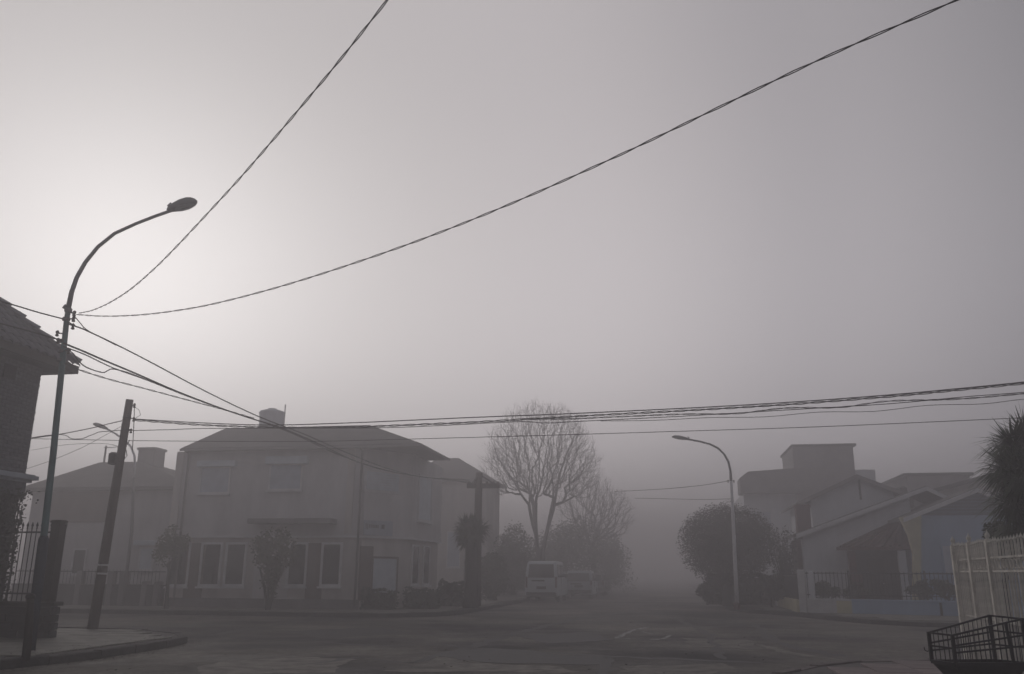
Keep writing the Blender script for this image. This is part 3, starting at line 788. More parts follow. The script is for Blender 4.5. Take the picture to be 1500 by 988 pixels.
# ------------------------------------------------------------------ timber poles
p0 = ground(135, 922, .15); WP = p0.copy()
wp = empty('utility_pole', p0, 'leaning timber utility pole with two pale bands on the left pavement corner', 'utility pole')
A0 = px_path([(135, 925), (150, 833), (166, 735), (179, 655), (190, 586)], p0.y, p0)
MB().tube(A0, [.125, .118, .11, .10, .092], 12).build('shaft', M_POLE_W, wp, True)
ax = (A0[-1] - A0[0]).normalized()
for y_, x_ in ((828, 151), (840.5, 149)):
    c = at(x_, y_, p0.y) - p0; MB().tube([c - ax * .022, c + ax * .022], .121, 12).build('band', M_TRIM, wp, True)
for (x, y) in ((186, 612), (183.5, 630), (172, 672)): 
    c = at(x, y, p0.y) - p0; MB().tube([c - ax * .025, c + ax * .025], .104, 12).build('strap', M_IRON, wp, True)
c = at(175, 672, p0.y) - p0
MB().chbox(c.x - .19, c.x - .02, c.y - .20, c.y + .02, c.z - .16, c.z + .14, .04).build('junction_box', M_IRON, wp)
for (a, b) in (((187, 612), (196, 614)), ((184, 630), (192, 631)), ((187, 610), (181, 618)), ((189, 595), (197, 594))):
    insulator(wp, at(*a, p0.y) - p0, at(*b, p0.y - .06) - p0)
MB().tube(px_path([(197, 594), (196, 625), (194, 660)], p0.y - .05, p0), .010, 5).build('down_wire', M_CABLE, wp)
MB().tube(px_path([(196, 596), (203, 600), (206, 608), (197, 614)], p0.y - .05, p0), .007, 5).build('jumper_wire', M_CABLE, wp)
MB().tube(px_path([(172, 676), (181, 674), (186, 668), (184, 655), (190, 645)], p0.y - .1, p0), .010, 5).build('jumper_wire', M_CABLE, wp)

p0 = Vector((at(699, 840, 38.0).x, 38.0, .15)); FP = p0.copy()
fp = empty('utility_pole', p0, 'far dark utility pole with cross arm rising behind the spiky tree on the corner', 'utility pole')
MB().tube([Vector((0, 0, 0)), at(700, 760, 38) - p0, at(702, 693, 38) - p0], [.19, .17, .15], 10).build('shaft', M_POLE_W, fp, True)
MB().bar(at(684, 712, 38) - p0, at(732, 712, 38) - p0, .20, .20).build('cross_arm', M_POLE_W, fp)
MB().bar(at(690, 710, 37.9) - p0, at(701, 697, 37.9) - p0, .06).bar(at(725, 710, 37.9) - p0, at(705, 697, 37.9) - p0, .06).build('brace', M_IRON, fp)
for x in (687, 694, 713, 722, 729):
    MB().lathe([(.02, 0), (.06, .03), (.06, .10), (.03, .14)], at(x, 710, 38) - p0, 8).build('insulator', M_CERAM, fp, True)

# ------------------------------------------------------------------ cables (sight lines of the photograph cut with the vertical plane in which each cable hangs)
def cable(label, A, B, pts, r=.014, twist=0, ext=0.0, cat='cable', group=None, name='cable', m_=M_CABLE):
    if r > .007: r *= .8
    A = Vector((A[0], A[1])); B = Vector((B[0], B[1])); d = (B - A)
    P = []
    for x, y in pts:
        rr = ray(x, y)                            # solve r.xy * t = A + d * s
        den = rr.x * d.y - rr.y * d.x; t = (A.x * d.y - A.y * d.x) / den
        P.append(Vector((rr.x * t, rr.y * t, H + rr.z * t)))
    # smooth: fit a Catmull-Rom through the points
    Q = []
    for i in range(len(P) - 1):
        p0_, p1, p2, p3 = P[max(i - 1, 0)], P[i], P[i + 1], P[min(i + 2, len(P) - 1)]
        L = (p2 - p1).length; n = max(4, int(L / (.6 if not twist else .07)))
        for k in range(n):
            t = k / n
            Q.append(.5 * ((2 * p1) + (-p0_ + p2) * t + (2 * p0_ - 5 * p1 + 4 * p2 - p3) * t * t + (-p0_ + 3 * p1 - 3 * p2 + p3) * t ** 3))
    Q.append(P[-1])
    if ext:
        dd = (Q[-1] - Q[-5]).normalized(); n = 12 if not twist else int(ext / .07)
        e0 = Q[-1].copy()
        for k in range(1, n + 1):
            s = ext * k / n; Q.append(e0 + dd * s + Vector((0, 0, -.012 * s * s)) * (1 if dd.z > 0 else -.3))
    m = MB()
    if not twist: m.tube(Q, r, 6)
    else:
        for j in range(twist):
            S = []; s = 0
            for i, q in enumerate(Q):
                if i: s += (q - Q[i - 1]).length
                tn = (Q[min(i + 1, len(Q) - 1)] - Q[max(i - 1, 0)]).normalized(); a = tn.cross(Vector((0, 0, 1))).normalized(); b = a.cross(tn)
                ph = 2 * math.pi * (s / .75 + j / twist)
                S.append(q + (a * math.cos(ph) + b * math.sin(ph)) * r * 1.45)
            m.tube(S, r, 5)
    o = m.build(name, m_, None, True)
    return tag(o, label, cat, group)
L2 = (LP.x, LP.y)
G_A = 'cables running from the teal lamp down the street'; G_X = 'cables crossing the street from the timber pole'
cable('steep twisted cable climbing past the lamp head to the top of the sky', L2, (-.9, 6.0), [(116, 459), (135, 455), (160, 444), (190, 425), (225, 395), (262, 358), (305, 312), (350, 263), (390, 217), (440, 158), (490, 98), (530, 48), (566, 2), (600, -45)], .0052, 2, 7)
cable('long twisted cable sweeping from the teal lamp to the upper right of the sky', L2, (3.7, 6.0), [(112, 461), (150, 463.5), (200, 462), (250, 456.5), (310, 446), (400, 423), (500, 392), (620, 350), (750, 298), (900, 231), (1050, 159), (1200, 88), (1400, 1), (1470, -30)], .0056, 2, 7)
Abk = (LP.x - 5 * .176, LP.y - 5)
cable('upper cable from the left edge over the tile roof to the lamp pole', L2, Abk, [(99, 469), (60, 459), (30, 450), (0, 441), (-60, 420)], .016, 0, 6, group=G_A)
cable('lower cable from the left edge behind the roof slope to the lamp pole', L2, Abk, [(92, 500), (70, 493), (45, 486), (20, 479), (0, 474), (-60, 458)], .016, 0, 6, group=G_A)
FPp = (FP.x, FP.y)
cable('upper black cable falling from the teal lamp pole to the far cross arm pole', L2, FPp, [(100, 472), (110, 478), (130, 486), (200, 520), (300, 573), (380, 611), (440, 634), (500, 660), (560, 684), (620, 699), (688, 703)], .017, 0, group=G_A)
cable('spaced cable strand just above the upper black cable near the lamp', L2, FPp, [(106, 460), (118, 474), (124, 481), (135, 488), (170, 506)], .012, 0, group=G_A)
cable('thick lower cable bundle from the teal lamp down to the water tank', L2, FPp, [(93, 503), (120, 514), (150, 527), (200, 548), (260, 574), (320, 597), (370, 614), (415, 628), (470, 652), (530, 679), (600, 696), (690, 707)], .022, 0, group=G_A)
cable('companion cable clinging under the thick lower bundle', L2, FPp, [(93, 508), (125, 520), (165, 539), (215, 557), (270, 579), (330, 601), (380, 617), (430, 636), (500, 668), (560, 688)], .015, 0, group=G_A)
cable('slack cable loop drooping just right of the teal lamp', L2, FPp, [(99, 512), (108, 519), (116, 530), (128, 539), (150, 546), (158, 543), (166, 541), (190, 547), (225, 561)], .014, 0, group=G_A)
cable('thin twisted wire falling from the roof tip below the bundle', L2, FPp, [(95, 533), (113, 541), (160, 556), (210, 569), (270, 585), (330, 601), (372, 613)], .009, 2, group=G_A)
W2 = (WP.x, WP.y); XE = (WP.x + 30, WP.y - 30 * .176)
cable('topmost cable crossing the street to the right edge', W2, XE, [(196, 614), (300, 620), (400, 623), (520, 619.5), (600, 616), (700, 611.5), (830, 606.5), (1000, 598.5), (1150, 590), (1300, 579), (1420, 568), (1500, 560), (1600, 549)], .016, 0, 6, group=G_X)
cable('thick twisted cable crossing just under the topmost one', W2, XE, [(196, 615.5), (300, 623), (415, 626.5), (520, 625.5), (620, 622), (700, 618.5), (830, 611), (1000, 602), (1150, 593), (1300, 581.5), (1420, 570), (1500, 562), (1600, 551)], .014, 2, 6, group=G_X)
cable('crossing cable starting lowest on the timber pole', W2, XE, [(192, 631), (240, 630), (300, 628), (415, 627.5), (560, 627), (660, 623), (760, 618), (800, 620), (840, 618), (1000, 610), (1150, 601), (1300, 592), (1420, 581), (1500, 575), (1600, 565)], .012, 0, 6, group=G_X)
cable('crossing cable with gentle waves, fourth from the top', W2, XE, [(760, 614), (830, 614), (900, 611), (1000, 607), (1080, 606), (1150, 598), (1230, 597), (1300, 588), (1400, 585), (1500, 577), (1600, 568)], .010, 2, 6, group=G_X)
cable('crossing cable above the lowest wire, over the far roofs', W2, XE, [(880, 617), (960, 616), (1040, 612), (1120, 611), (1200, 604), (1280, 603), (1360, 594), (1440, 592), (1500, 585), (1600, 578)], .009, 0, 6, group=G_X)
cable('lowest crossing wire passing in front of the bare tree', W2, XE, [(50, 643), (150, 645), (265, 646.5), (450, 647), (600, 643.5), (800, 638), (1000, 632), (1200, 625.5), (1440, 615), (1500, 612), (1600, 606)], .010, 0, 6, group=G_X)
XL = (WP.x - 12, WP.y + 12 * .176)
cable('upper wire from the timber pole to the left behind the brick house', W2, XL, [(186, 615), (160, 621), (136, 627), (90, 636), (50, 642), (0, 651), (-40, 660)], .015, 0, group=G_X)
cable('lower wire with a slack loop left of the timber pole', W2, XL, [(183, 630), (160, 632), (146, 633), (138, 636), (128, 640), (120, 643), (105, 643), (96, 638), (80, 637), (50, 641), (0, 650)], .012, 0, group=G_X)
cable('thin service wire dropping left from the timber pole across the lamp pole', W2, (WP.x - 8, WP.y + 6), [(183, 622), (150, 640), (120, 656), (80, 673), (45, 685), (0, 700)], .008, 0, group=G_X)
cable('thin service wire crossing behind the teal lamp above the far hip roof', W2, (WP.x - 8, WP.y + 9), [(176, 655), (150, 650), (95, 652), (45, 660)], .006, 0, group=G_X)
cable('faint wire left of the far grey lamp', (LR.x, LR.y), (LR.x - 14, LR.y + 12), [(1066, 705), (1030, 711), (980, 716), (930, 719), (900, 720)], .014, 0)
cable('faint lower wire behind the round tree', (LR.x, LR.y), (LR.x - 14, LR.y + 22), [(1071, 731), (1030, 732), (980, 731), (930, 730)], .014, 0)
cable('service wire from the cross arm pole to the corner building', FPp, (-4.2, 37.6), [(690, 708), (680, 707), (668, 705), (655, 702), (645, 700)], .014, 0)

# ------------------------------------------------------------------ corner building (two storeys, hip roof)
FB = Frame((-5.73, 33.79, .15))
bl = empty('corner_building', FB, 'two storey beige corner building with hip roof and narrow framed ground floor windows', 'building')
XL_, _ = FB.px(262, 700); _, ZB = FB.px(400, 788); _, ZE = FB.px(450, 657, -.35)
CH = (1.34, 1.94); DEP = 6.72
body = [(XL_, 0), (0, 0), CH, (CH[0], DEP - .4), (XL_, DEP - .4)]
MB().prism(body, -.02, ZB).build('lower_wall', M_BEIGE, bl)
body2 = [(XL_ - .02, -.03), (.02, -.03), (CH[0] + .03, CH[1]), (CH[0] + .03, DEP), (XL_ - .02, DEP)]
MB().prism(body2, ZB + .14, ZE + .01).build('upper_wall', M_BEIGE2, bl)
MB().prism([(XL_ - .1, -.12), (.06, -.12), (CH[0] + .12, CH[1] - .06), (CH[0] + .12, DEP), (XL_ - .1, DEP)], ZB, ZB + .07).build('string_course', M_TRIM, bl)
MB().prism([(XL_ - .04, -.06), (.03, -.06), (CH[0] + .06, CH[1] - .03), (CH[0] + .06, DEP), (XL_ - .04, DEP)], ZB + .07, ZB + .14).build('string_course', M_BEIGE2, bl)
xr, _ = FB.px(617, 656, -.45); xl, _ = FB.px(266, 650, -.45)
yb = FB.pxx(658, 677, xr)[0]
xa, za = FB.px(330, 628, 2.0); xb, _ = FB.px(541, 628, 2.0)
hip_roof(bl, xl, xr, -.45, yb, ZE, za - ZE, xa, xb, 2.0, min(4.6, yb - 1.5), M_ROOFD, .09)
m = MB(); m.box(xl - .03, xr + .03, -.50, -.452, ZE - .03, ZE + .06); m.box(xr + .002, xr + .05, -.45, yb, ZE - .03, ZE + .06); m.build('gutter', M_CONC, bl)
for (pl, pr, pt, pbm) in ((290, 345, 675.5, 683), (390, 450, 669, 679)):       # shutter boxes
    x0, z1 = FB.px(pl, pt, -.2); x1, z0 = FB.px(pr, pbm, -.2)
    MB().chbox(x0, x1, -.26, -.031, z0, z1, .02).build('shutter_box', M_SHUT, bl)
def bwin(fr, par, l, r, t, b, mp, yo=0.0, **k):
    x0, z1 = fr.px(l, t, yo); x1, z0 = fr.px(r, b, yo); return window(par, x0, x1, z0, z1, yo, mp, **k)
bwin(FB, bl, 297, 334, 686, 721, M_SHUTD, -.031, slats=True)
bwin(FB, bl, 398, 440, 682, 716, M_SHUTD, -.031, slats=True)
for l, r in ((254, 272), (299, 319), (335, 355), (425, 445), (475, 496)):
    bwin(FB, bl, l, r, 798, 856, M_GLASS, 0.0, frame=.09)
for l, r in ((276, 294), (376, 420), (452, 470)):                              # wall panels between the windows
    x0, z1 = FB.px(l, 796); x1, z0 = FB.px(r, 884); MB().box(x0, x1, -.025, .003, z0, z1).build('wall_panel', M_BROWNW if l != 376 else M_BEIGE2, bl)
for l in (262, 512):
    x0, z1 = FB.px(l, 658); x1, _ = FB.px(l + 10, 658); MB().box(x0, x1, -.09, -.028, ZB + .141, ZE).build('pilaster', M_BEIGE, bl)
x0, z1 = FB.px(365, 760, -.6); x1, z0 = FB.px(486, 767, -.6)
MB().chbox(x0, x1, -.75, .0, z0, z1, .02).build('canopy_slab', M_CONC, bl)
MB().box(XL_, 0.0, -.06, .003, -.02, .35).build('plinth', M_CONC, bl)
# chamfered corner with roller shutter door, sign board, upper window
ang = GRID + math.atan2(CH[1], CH[0])
FC = Frame((-5.73, 33.79, .15), ang)
LC = math.hypot(*CH)
class Sub:                                     # geometry of the chamfer, written in the building's own frame
    m = Matrix.Rotation(math.atan2(CH[1], CH[0]), 4, 'Z')
def cbuild(mb, name, m_, par=None): mb.xf(Sub.m); return mb.build(name, m_, par or bl)
def cp(x, y, yo=0.0): return FC.px(x, y, yo)
x0, z1 = cp(546, 818); x1, z0 = cp(578, 874)
m = MB(); k = int((z1 - z0) / .10)
for i in range(k): m.box(x0, x1, -.045, -.012, z0 + i * .10 + .006, z0 + i * .10 + .097)
m.box(x0, x1, -.012, .003, z0, z1)
dr = cbuild(m, 'roller_door', M_SHUT)
m = MB(); m.box(x0 - .07, x0, -.07, .003, z0, z1 + .07); m.box(x1, x1 + .07, -.07, .003, z0, z1 + .07); m.box(x0, x1, -.07, .003, z1, z1 + .07); cbuild(m, 'door_frame', M_BROWNW)
x0, z1 = cp(528, 800); x1, z0 = cp(543, 880); cbuild(MB().box(x0, x1, -.03, .003, z0, z1), 'wall_panel', M_BROWNW)
x0, z1 = cp(537, 690, -.05); x1, z0 = cp(582, 721, -.05)
m = MB(); m.box(x0 - .08, x1 + .08, -.09, -.0, z0 - .1, z1 + .1); cbuild(m, 'window_surround', M_TRIM)
m = MB(); k = int((z1 - z0) / .1); 
for i in range(k): m.box(x0, x1, -.12, -.092, z0 + i * .1 + .008, z0 + i * .1 + .095)
cbuild(m, 'roller_shutter', M_SHUT)
x0, z1 = cp(533, 762, -.12); x1, z0 = cp(574, 786, -.12)
sgr = empty('shop_sign', FC, 'pale rectangular sign with faint dark lettering above the corner door', 'sign')
MB().chbox(x0, x1, -.16, -.13, z0, z1, .01).build('board', M_SIGN, sgr); MB().box(x0 + .1, x0 + .16, -.13, -.001, z0 + .1, z1 - .1).build('bracket', M_IRON, sgr); MB().box(x1 - .16, x1 - .1, -.13, -.001, z0 + .1, z1 - .1).build('bracket', M_IRON, sgr)
ws, hs_ = x1 - x0, z1 - z0           # the lettering cannot be read in the photograph: only its strokes are there
for i, (a, b, h0, h1) in enumerate([(.05, .075, .42, .80), (.105, .13, .38, .78), (.16, .20, .50, .72), (.225, .26, .50, .72), (.285, .325, .50, .72), (.345, .38, .50, .72), (.40, .44, .50, .72), (.46, .49, .5, .72), (.60, .70, .46, .76)]):
    MB().box(x0 + ws * a, x0 + ws * b, -.172, -.159, z0 + hs_ * h0, z0 + hs_ * h1).build('letter', M_LETTER, sgr)
# side wall windows (facing the street that runs away)
for (l, r, t, b, mp) in ((604, 611, 801, 855, M_GLASS), (620, 627, 802, 855, M_GLASS), (613, 629, 700, 762, M_SHUT)):
    y0, z1 = FB.pxx(l, t, CH[0]); y1, z0 = FB.pxx(r, b, CH[0]); z1 = FB.pxx((l + r) / 2, t, CH[0])[1]; z0 = FB.pxx((l + r) / 2, b, CH[0])[1]
    X = CH[0] if b > 800 else CH[0] + .03
    m = MB(); f = .07
    m.box(X - .002, X + .05, y0 - f, y0, z0 - f, z1 + f); m.box(X - .002, X + .05, y1, y1 + f, z0 - f, z1 + f); m.box(X - .002, X + .05, y0, y1, z1, z1 + f); m.box(X - .002, X + .05, y0, y1, z0 - f, z0)
    w = m.build('window', M_TRIM, bl); MB().box(X + .004, X + .015, y0, y1, z0, z1).build('pane', mp, w)
    MB().box(X - .003, X + .13, y0 - .12, y1 + .12, z0 - .15, z0 - f - .001).build('sill', M_TRIM, w)
for px_ in (522, 259):
    x, _ = FB.px(px_, 842, -.1); MB().tube([(x, -.14, .1), (x, -.14, ZE - .1), (x, -.40, ZE - .02)], .045, 8).build('downpipe', M_CONC, bl, True)
# water tank on the roof
tx, tz = FB.px(397, 626, 3.2); _, tz1 = FB.px(397, 601, 3.2); rx = (FB.px(414, 610, 3.2)[0] - FB.px(380, 610, 3.2)[0]) / 2
wp_ = FB.m @ Vector((tx, 3.2, za + .004))
tk = empty('water_tank', wp_, 'round pale water tank standing on the roof of the corner building', 'water tank')
hh = tz1 - za
MB().lathe([(rx * .9, 0), (rx * .92, .1), (rx * .97, .12), (rx * .95, hh * .5), (rx, hh * .8), (rx * 1.04, hh * .84), (rx * .95, hh * .92), (rx * .5, hh), (.05, hh + .05)], (0, 0, 0), 20).build('body', M_TANK, tk, True)
MB().lathe([(rx * .35, 0), (rx * .35, .06), (rx * .2, .08)], (0, 0, hh - .01), 14).build('lid', M_TANK, tk, True)
MB().tube([(rx * 1.02, 0, 0), (rx * 1.02, 0, hh * .9), (rx * 1.02, .0, hh + .25)], .03, 6).build('pipe', M_TRIM, tk)

# ------------------------------------------------------------------ house behind the corner building
F2 = Frame((at(652, 840, 55).x, 55, .15))
h2 = empty('hip_roof_house', F2, 'hip roofed house half hidden behind the corner building, left of the bare tree', 'house')
def bx(fr, l, r, t, b, y=0.0):
    x0, _ = fr.px(l, 842, y); x1, _ = fr.px(r, 842, y); return x0, x1, fr.px((l + r) / 2, b, y)[1], fr.px((l + r) / 2, t, y)[1]
x0, x1, _, z1 = bx(F2, 600, 712, 706, 800)
MB().box(x0, x1, 0, 4.2, -.02, z1).build('wall', M_BEIGE, h2)
xp, zp = F2.px(672, 671, 2.3)
hip_roof(h2, x0 - .5, x1 + .45, -.45, 4.6, z1 - .02, zp - z1, x0 + 1, xp, 2.2, 2.4, M_ROOFD, .10)
for (l, r, t, b) in ((655, 672, 780, 830), (692, 704, 776, 850)):
    a = bx(F2, l, r, t, b); window(h2, a[0], a[1], a[2], a[3], 0, M_SHUTD, slats=True)
MB().box(x1 - 1.4, x1 - .3, -.05, .003, -.02, 2.1).build('door', M_BROWNW, h2)

# ------------------------------------------------------------------ far left house with chimney
F3 = Frame((at(150, 840, 38).x, 38, .15))
h3 = empty('hip_roof_house', F3, 'low far house with hip roof and square chimney behind the timber pole', 'house')
x0, x1, _, z1 = bx(F3, 30, 262, 719, 800)
MB().box(x0, x1, 0, 9, -.02, z1).build('wall', M_BEIGE2, h3)
xa_, za_ = F3.px(146, 677, 3.2); xb_, _ = F3.px(207, 677, 3.2)
hip_roof(h3, x0 - .4, x1 + .5, -.4, 9.4, z1 - .02, za_ - z1, xa_, xb_, 3.2, 4.6, M_ROOFD, .14)
cx0, cz0 = F3.px(203, 690, 3.4); cx1, cz1 = F3.px(231, 656, 3.4)
MB().box(cx0, cx1, 3.2, 4.1, za_ - 1.6, cz1 - .12).build('chimney', M_CONC, h3); 
MB().chbox(cx0 - .06, cx1 + .06, 3.14, 4.16, cz1 - .12, cz1, .03).build('chimney_cap', M_CONC, h3)
ax_, az_ = F3.px(150, 652, 3.0)
MB().tube([(ax_, 3.3, za_ - .1), (ax_, 3.3, az_)], .05, 6).bar((ax_ - .1, 3.3, az_ - .1), (ax_ + .9, 3.3, az_ - .06), .03).build('antenna', M_IRON, h3)
a = bx(F3, 203, 221, 804, 834); window(h3, a[0], a[1], a[2], a[3], 0, M_SHUT, slats=True)
a = bx(F3, 194, 225, 792, 799); MB().chbox(a[0], a[1], -.22, -.001, a[2], a[3], .02).build('shutter_box', M_SHUT, h3)
a = bx(F3, 105, 122, 806, 840); window(h3, a[0], a[1], a[2], a[3], 0, M_GLASS)
a = bx(F3, 60, 150, 720, 735); MB().box(a[0], a[1], -.06, -.001, a[2] - .9, a[3] - .02).build('wall_panel', M_BROWNW, h3)
# its front garden wall and gate posts
F3b = Frame((at(150, 840, 36.2).x, 36.2, .15))
w3 = empty('garden_wall', F3b, 'low dark garden wall with pale gate posts in front of the far left house', 'wall')
x0, x1, _, _ = bx(F3b, 20, 240, 800, 860)
MB().box(x0, x1, 0, .2, -.02, .75).build('wall', M_STUCCO_D, w3); MB().chbox(x0 - .02, x1 + .02, -.04, .24, .75, .82, .02).build('coping', M_KERB, w3)
for px_ in (117, 163, 181, 214, 232):
    x = F3b.px(px_, 842)[0]; MB().chbox(x - .11, x + .11, -.06, .26, -.02, 1.35 if px_ < 200 else .95, .03).build('gate_post', M_CONC, w3)
m = MB()
for i in range(int((x1 - x0) / .16)): m.tube([(x0 + i * .16, .1, .82), (x0 + i * .16, .1, 1.4)], .012, 4)
m.box(x0, x1, .08, .12, 1.3, 1.34); o = m.build('railing', M_IRON, w3); o['kind'] = 'stuff'

# ------------------------------------------------------------------ right side: low street wall with railing
d_ = Vector((15.6 - 11.06, 31.3 - 33.78)); aw = math.atan2(d_.y, d_.x)
FW = Frame((11.06, 33.78, .15), aw)
xs = FW.px(1248, 890)[0]
def wall_run(label, x0, x1, m_, bars=True):
    t = empty('low_wall', FW, label, 'wall')
    MB().box(x0, x1, 0, .22, -.02, .44).build('wall', m_, t); MB().chbox(x0, x1 , -.03, .25, .44, .50, .015).build('coping', m_, t)
    m = MB(); n = int((x1 - x0) / .14)
    for i in range(n + 1): m.tube([(x0 + .05 + i * .14, .11, .5), (x0 + .05 + i * .14, .11, 1.48)], .011, 4)
    m.box(x0, x1, .09, .13, .62, .65); o = m.build('bars', M_IRON, t); o['kind'] = 'stuff'
    MB().box(x0, x1, .085, .135, 1.40, 1.44).build('top_rail', M_IRON, t)
    n = max(1, int((x1 - x0) / 2.2))
    for i in range(1, n + 1):
        x = x0 + (x1 - x0) * i / n - .04; MB().box(x - .03, x + .03, .08, .14, .5, 1.52).build('railing_post', M_IRON, t)
    return t
cw = wall_run('low off white street wall with black railing before the white gabled house', .16, xs, M_WHITEP)
MB().chbox(-.12, .14, -.04, .26, -.02, 1.55, .03).build('corner_post', M_WHITEP, cw)
x = FW.px(1189, 860)[0]; MB().chbox(x - .08, x + .08, .02, .20, .501, 1.5, .03).build('slim_post', M_WHITEW, cw)
x = xs - .25; MB().box(x - .28, x + .245, -.012, .001, -.02, .435).build('cream_patch', M_CREAM, cw)
bw = wall_run('low bluish street wall with black railing before the blue house', xs + .004, 9.5, M_BLUEW)
x = FW.px(1379, 895)[0]; MB().box(x - .04, x + .04, -.03, .0, .0, .43).build('drain_slot', M_STUCCO_D, bw)
FS = Frame((11.02, 34.0, .15), GRID)
sw = empty('low_wall', FS, 'short side wall with pale gate post running back behind the round tree', 'wall')
MB().box(-.1, .1, .1, 6.2, -.02, .44).build('wall', M_CREAM, sw)
MB().chbox(-.16, .14, 6.2, 6.5, -.02, 1.5, .03).build('gate_post', M_WHITEW, sw)
m = MB()
for i in range(40): m.tube([(0, .2 + i * .15, .44), (0, .2 + i * .15, 1.4)], .011, 4)
m.box(-.02, .02, .1, 6.2, 1.3, 1.34); o = m.build('bars', M_IRON, sw); o['kind'] = 'stuff'

# gabled houses on the right
def gable_house(fr, label, peak, el_, er, wl, wr, y0, m_wall, m_roof, m_barge, depth=8, ov=.35, th=.12, barge=.16, name='gable_house'):
    """peak, el_, er: photo pixels of ridge end and the two eave ends; wl, wr: wall pixel limits"""
    t = empty(name, fr, label, 'house')
    P = [fr.px(*p, y0 - ov) for p in (el_, peak, er)]
    xl_, xr_ = fr.px(wl, 842, y0)[0], fr.px(wr, 842, y0)[0]
    def zr(x):                                  # underside of the roof at x
        (xa, za), (xb, zb), (xc, zc) = P
        return (za + (zb - za) * (x - xa) / (xb - xa) if x < xb else zb + (zc - zb) * (x - xb) / (xc - xb)) - th - .02
    poly = [(xl_, -.02), (xr_, -.02), (xr_, zr(xr_))] + ([(P[1][0], zr(P[1][0]))] if xl_ < P[1][0] < xr_ else []) + [(xl_, zr(xl_))]
    MB().slab_xz(poly, y0, y0 + depth).build('wall', m_wall, t)
    for a, b, nm in ((P[0], P[1], 'roof_slope'), (P[1], P[2], 'roof_slope')):
        MB().slab_xz([(a[0], a[1] - th), (b[0], b[1] - th), (b[0], b[1]), (a[0], a[1])], y0 - ov + .003, y0 + depth + .3).build(nm, m_roof, t)
        MB().slab_xz([(a[0], a[1] - th - barge * .5), (b[0], b[1] - th - barge * .5), (b[0], b[1] - .02), (a[0], a[1] - .02)], y0 - ov - .04, y0 - ov).build('barge_board', m_barge, t)
    t['zr'] = 0; del t['zr']
    return t, zr, P
FA2 = Frame((at(1255, 842, 40.5).x, 40.5, .15))
a2, _, _ = gable_house(FA2, 'white upper gable house behind the lower gables, with thin pipe under its peak', (1255, 695), (1174, 733), (1333, 724), 1197, 1322, 0, M_WHITEW, M_ROOFD, M_CONC, 7)
x, z1 = FA2.px(1258, 703, 0); _, z0 = FA2.px(1258, 732, 0); MB().box(x - .04, x + .04, -.06, .0, z0, z1).build('pipe', M_STUCCO_D, a2)
x0, _ = FA2.px(1187, 735, .2); x1, _ = FA2.px(1197, 735, .2); zt = FA2.px(1190, 737, .2)[1]
MB().box(x0, x1 - .0, .1, 6, -.02, zt).build('cream_wall', M_CREAM, a2)
x0, z1 = FA2.px(1318, 712, 2.5); x1, z0 = FA2.px(1331, 735, 2.5); MB().chbox(x0, x1, 2.5, 4, z0 - .5, z1, .1).build('roof_vent', M_ROOFD, a2)
x0, z0 = FA2.px(1168, 778, -1.5); x1, z1 = FA2.px(1187, 739, -1.5)
MB().box(x0 + .03, x1 - .03, -1.5, -.9, -.02, z1 - .14).build('chimney', M_RED, a2); MB().chbox(x0, x1, -1.54, -.86, z1 - .14, z1, .05).build('chimney_cap', M_RED, a2)
FA1 = Frame((at(1257, 842, 37.5).x, 37.5, .15))
a1, zr1, P1 = gable_house(FA1, 'white house with long pale edged gable slope and red tiled porch', (1357, 712), (1166, 782), (1420, 742), 1180, 1345, 0, M_WHITEW, M_ROOFD, M_TRIM, 2.6)
# the dark side wall and recess under the left eave
x0, z1 = FA1.px(1166, 790, .8); x1, z0 = FA1.px(1180, 800, .8); MB().box(x0, x1 , .5, 2.4, -.02, z1 - .05).build('side_wall', M_BROWNW, a1)
# porch
x0, z0 = FA1.px(1256, 884, -.02); x1, z1 = FA1.px(1320, 806, -.02)
MB().box(x0, x1, -.05, .0, .0, z1).build('porch_shade_panel', M_STUCCO_D, a1)  # dark panel: the shade inside the porch is put into its colour
xd0, _ = FA1.px(1272, 842); xd1, _ = FA1.px(1296, 842); d = MB().box(xd0, xd1, -.11, -.05, .0, 2.05).build('door', M_WOODD, a1)
MB().box(xd1 - .12, xd1 - .07, -.15, -.11, 1.0, 1.05).build('handle', M_TRIM, d)
yp = -1.5
A = FA1.px(1225, 802, yp); B = FA1.px(1336, 801, yp); C_ = FA1.px(1325, 760, -.06); D_ = FA1.px(1312, 764, -.06)
v = [(A[0], yp, A[1]), (B[0], yp, B[1]), (C_[0], -.06, C_[1]), (D_[0], -.06, D_[1])]
lo = [(p[0], p[1], p[2] - .12) for p in v]; lf_ = (A[0] + .35, -.06, A[1] + .02)
MB().add(v + lo + [lf_], [(0, 1, 2, 3), (7, 6, 5, 4), (0, 4, 5, 1), (1, 5, 6, 2), (0, 3, 8), (0, 8, 4), (4, 8, 7)]).build('porch_roof', M_REDTILE, a1)
for i in range(9):                              # tile ribs of the porch roof
    t = (i + .5) / 9; a = Vector(v[0]).lerp(Vector(v[1]), t); b = Vector(v[3]).lerp(Vector(v[2]), t)
    MB().bar(a + Vector((0, -.02, .03)), b + Vector((0, -.02, .03)), .10, .06).build('tile_row', M_REDTILE, a1)
for px_, mm in ((1250, M_RED), (1324, M_WHITEW)):
    x, _ = FA1.px(px_, 842, yp + .2); MB().box(x - .14, x + .14, yp + .1, yp + .35, -.02, A[1] - .12).build('porch_post', mm, a1)
x, _ = FA1.px(1258, 842, -.3); MB().box(x - .18, x + .1, -.5, -.02, -.02, 1.4).build('planter', M_RED, a1)

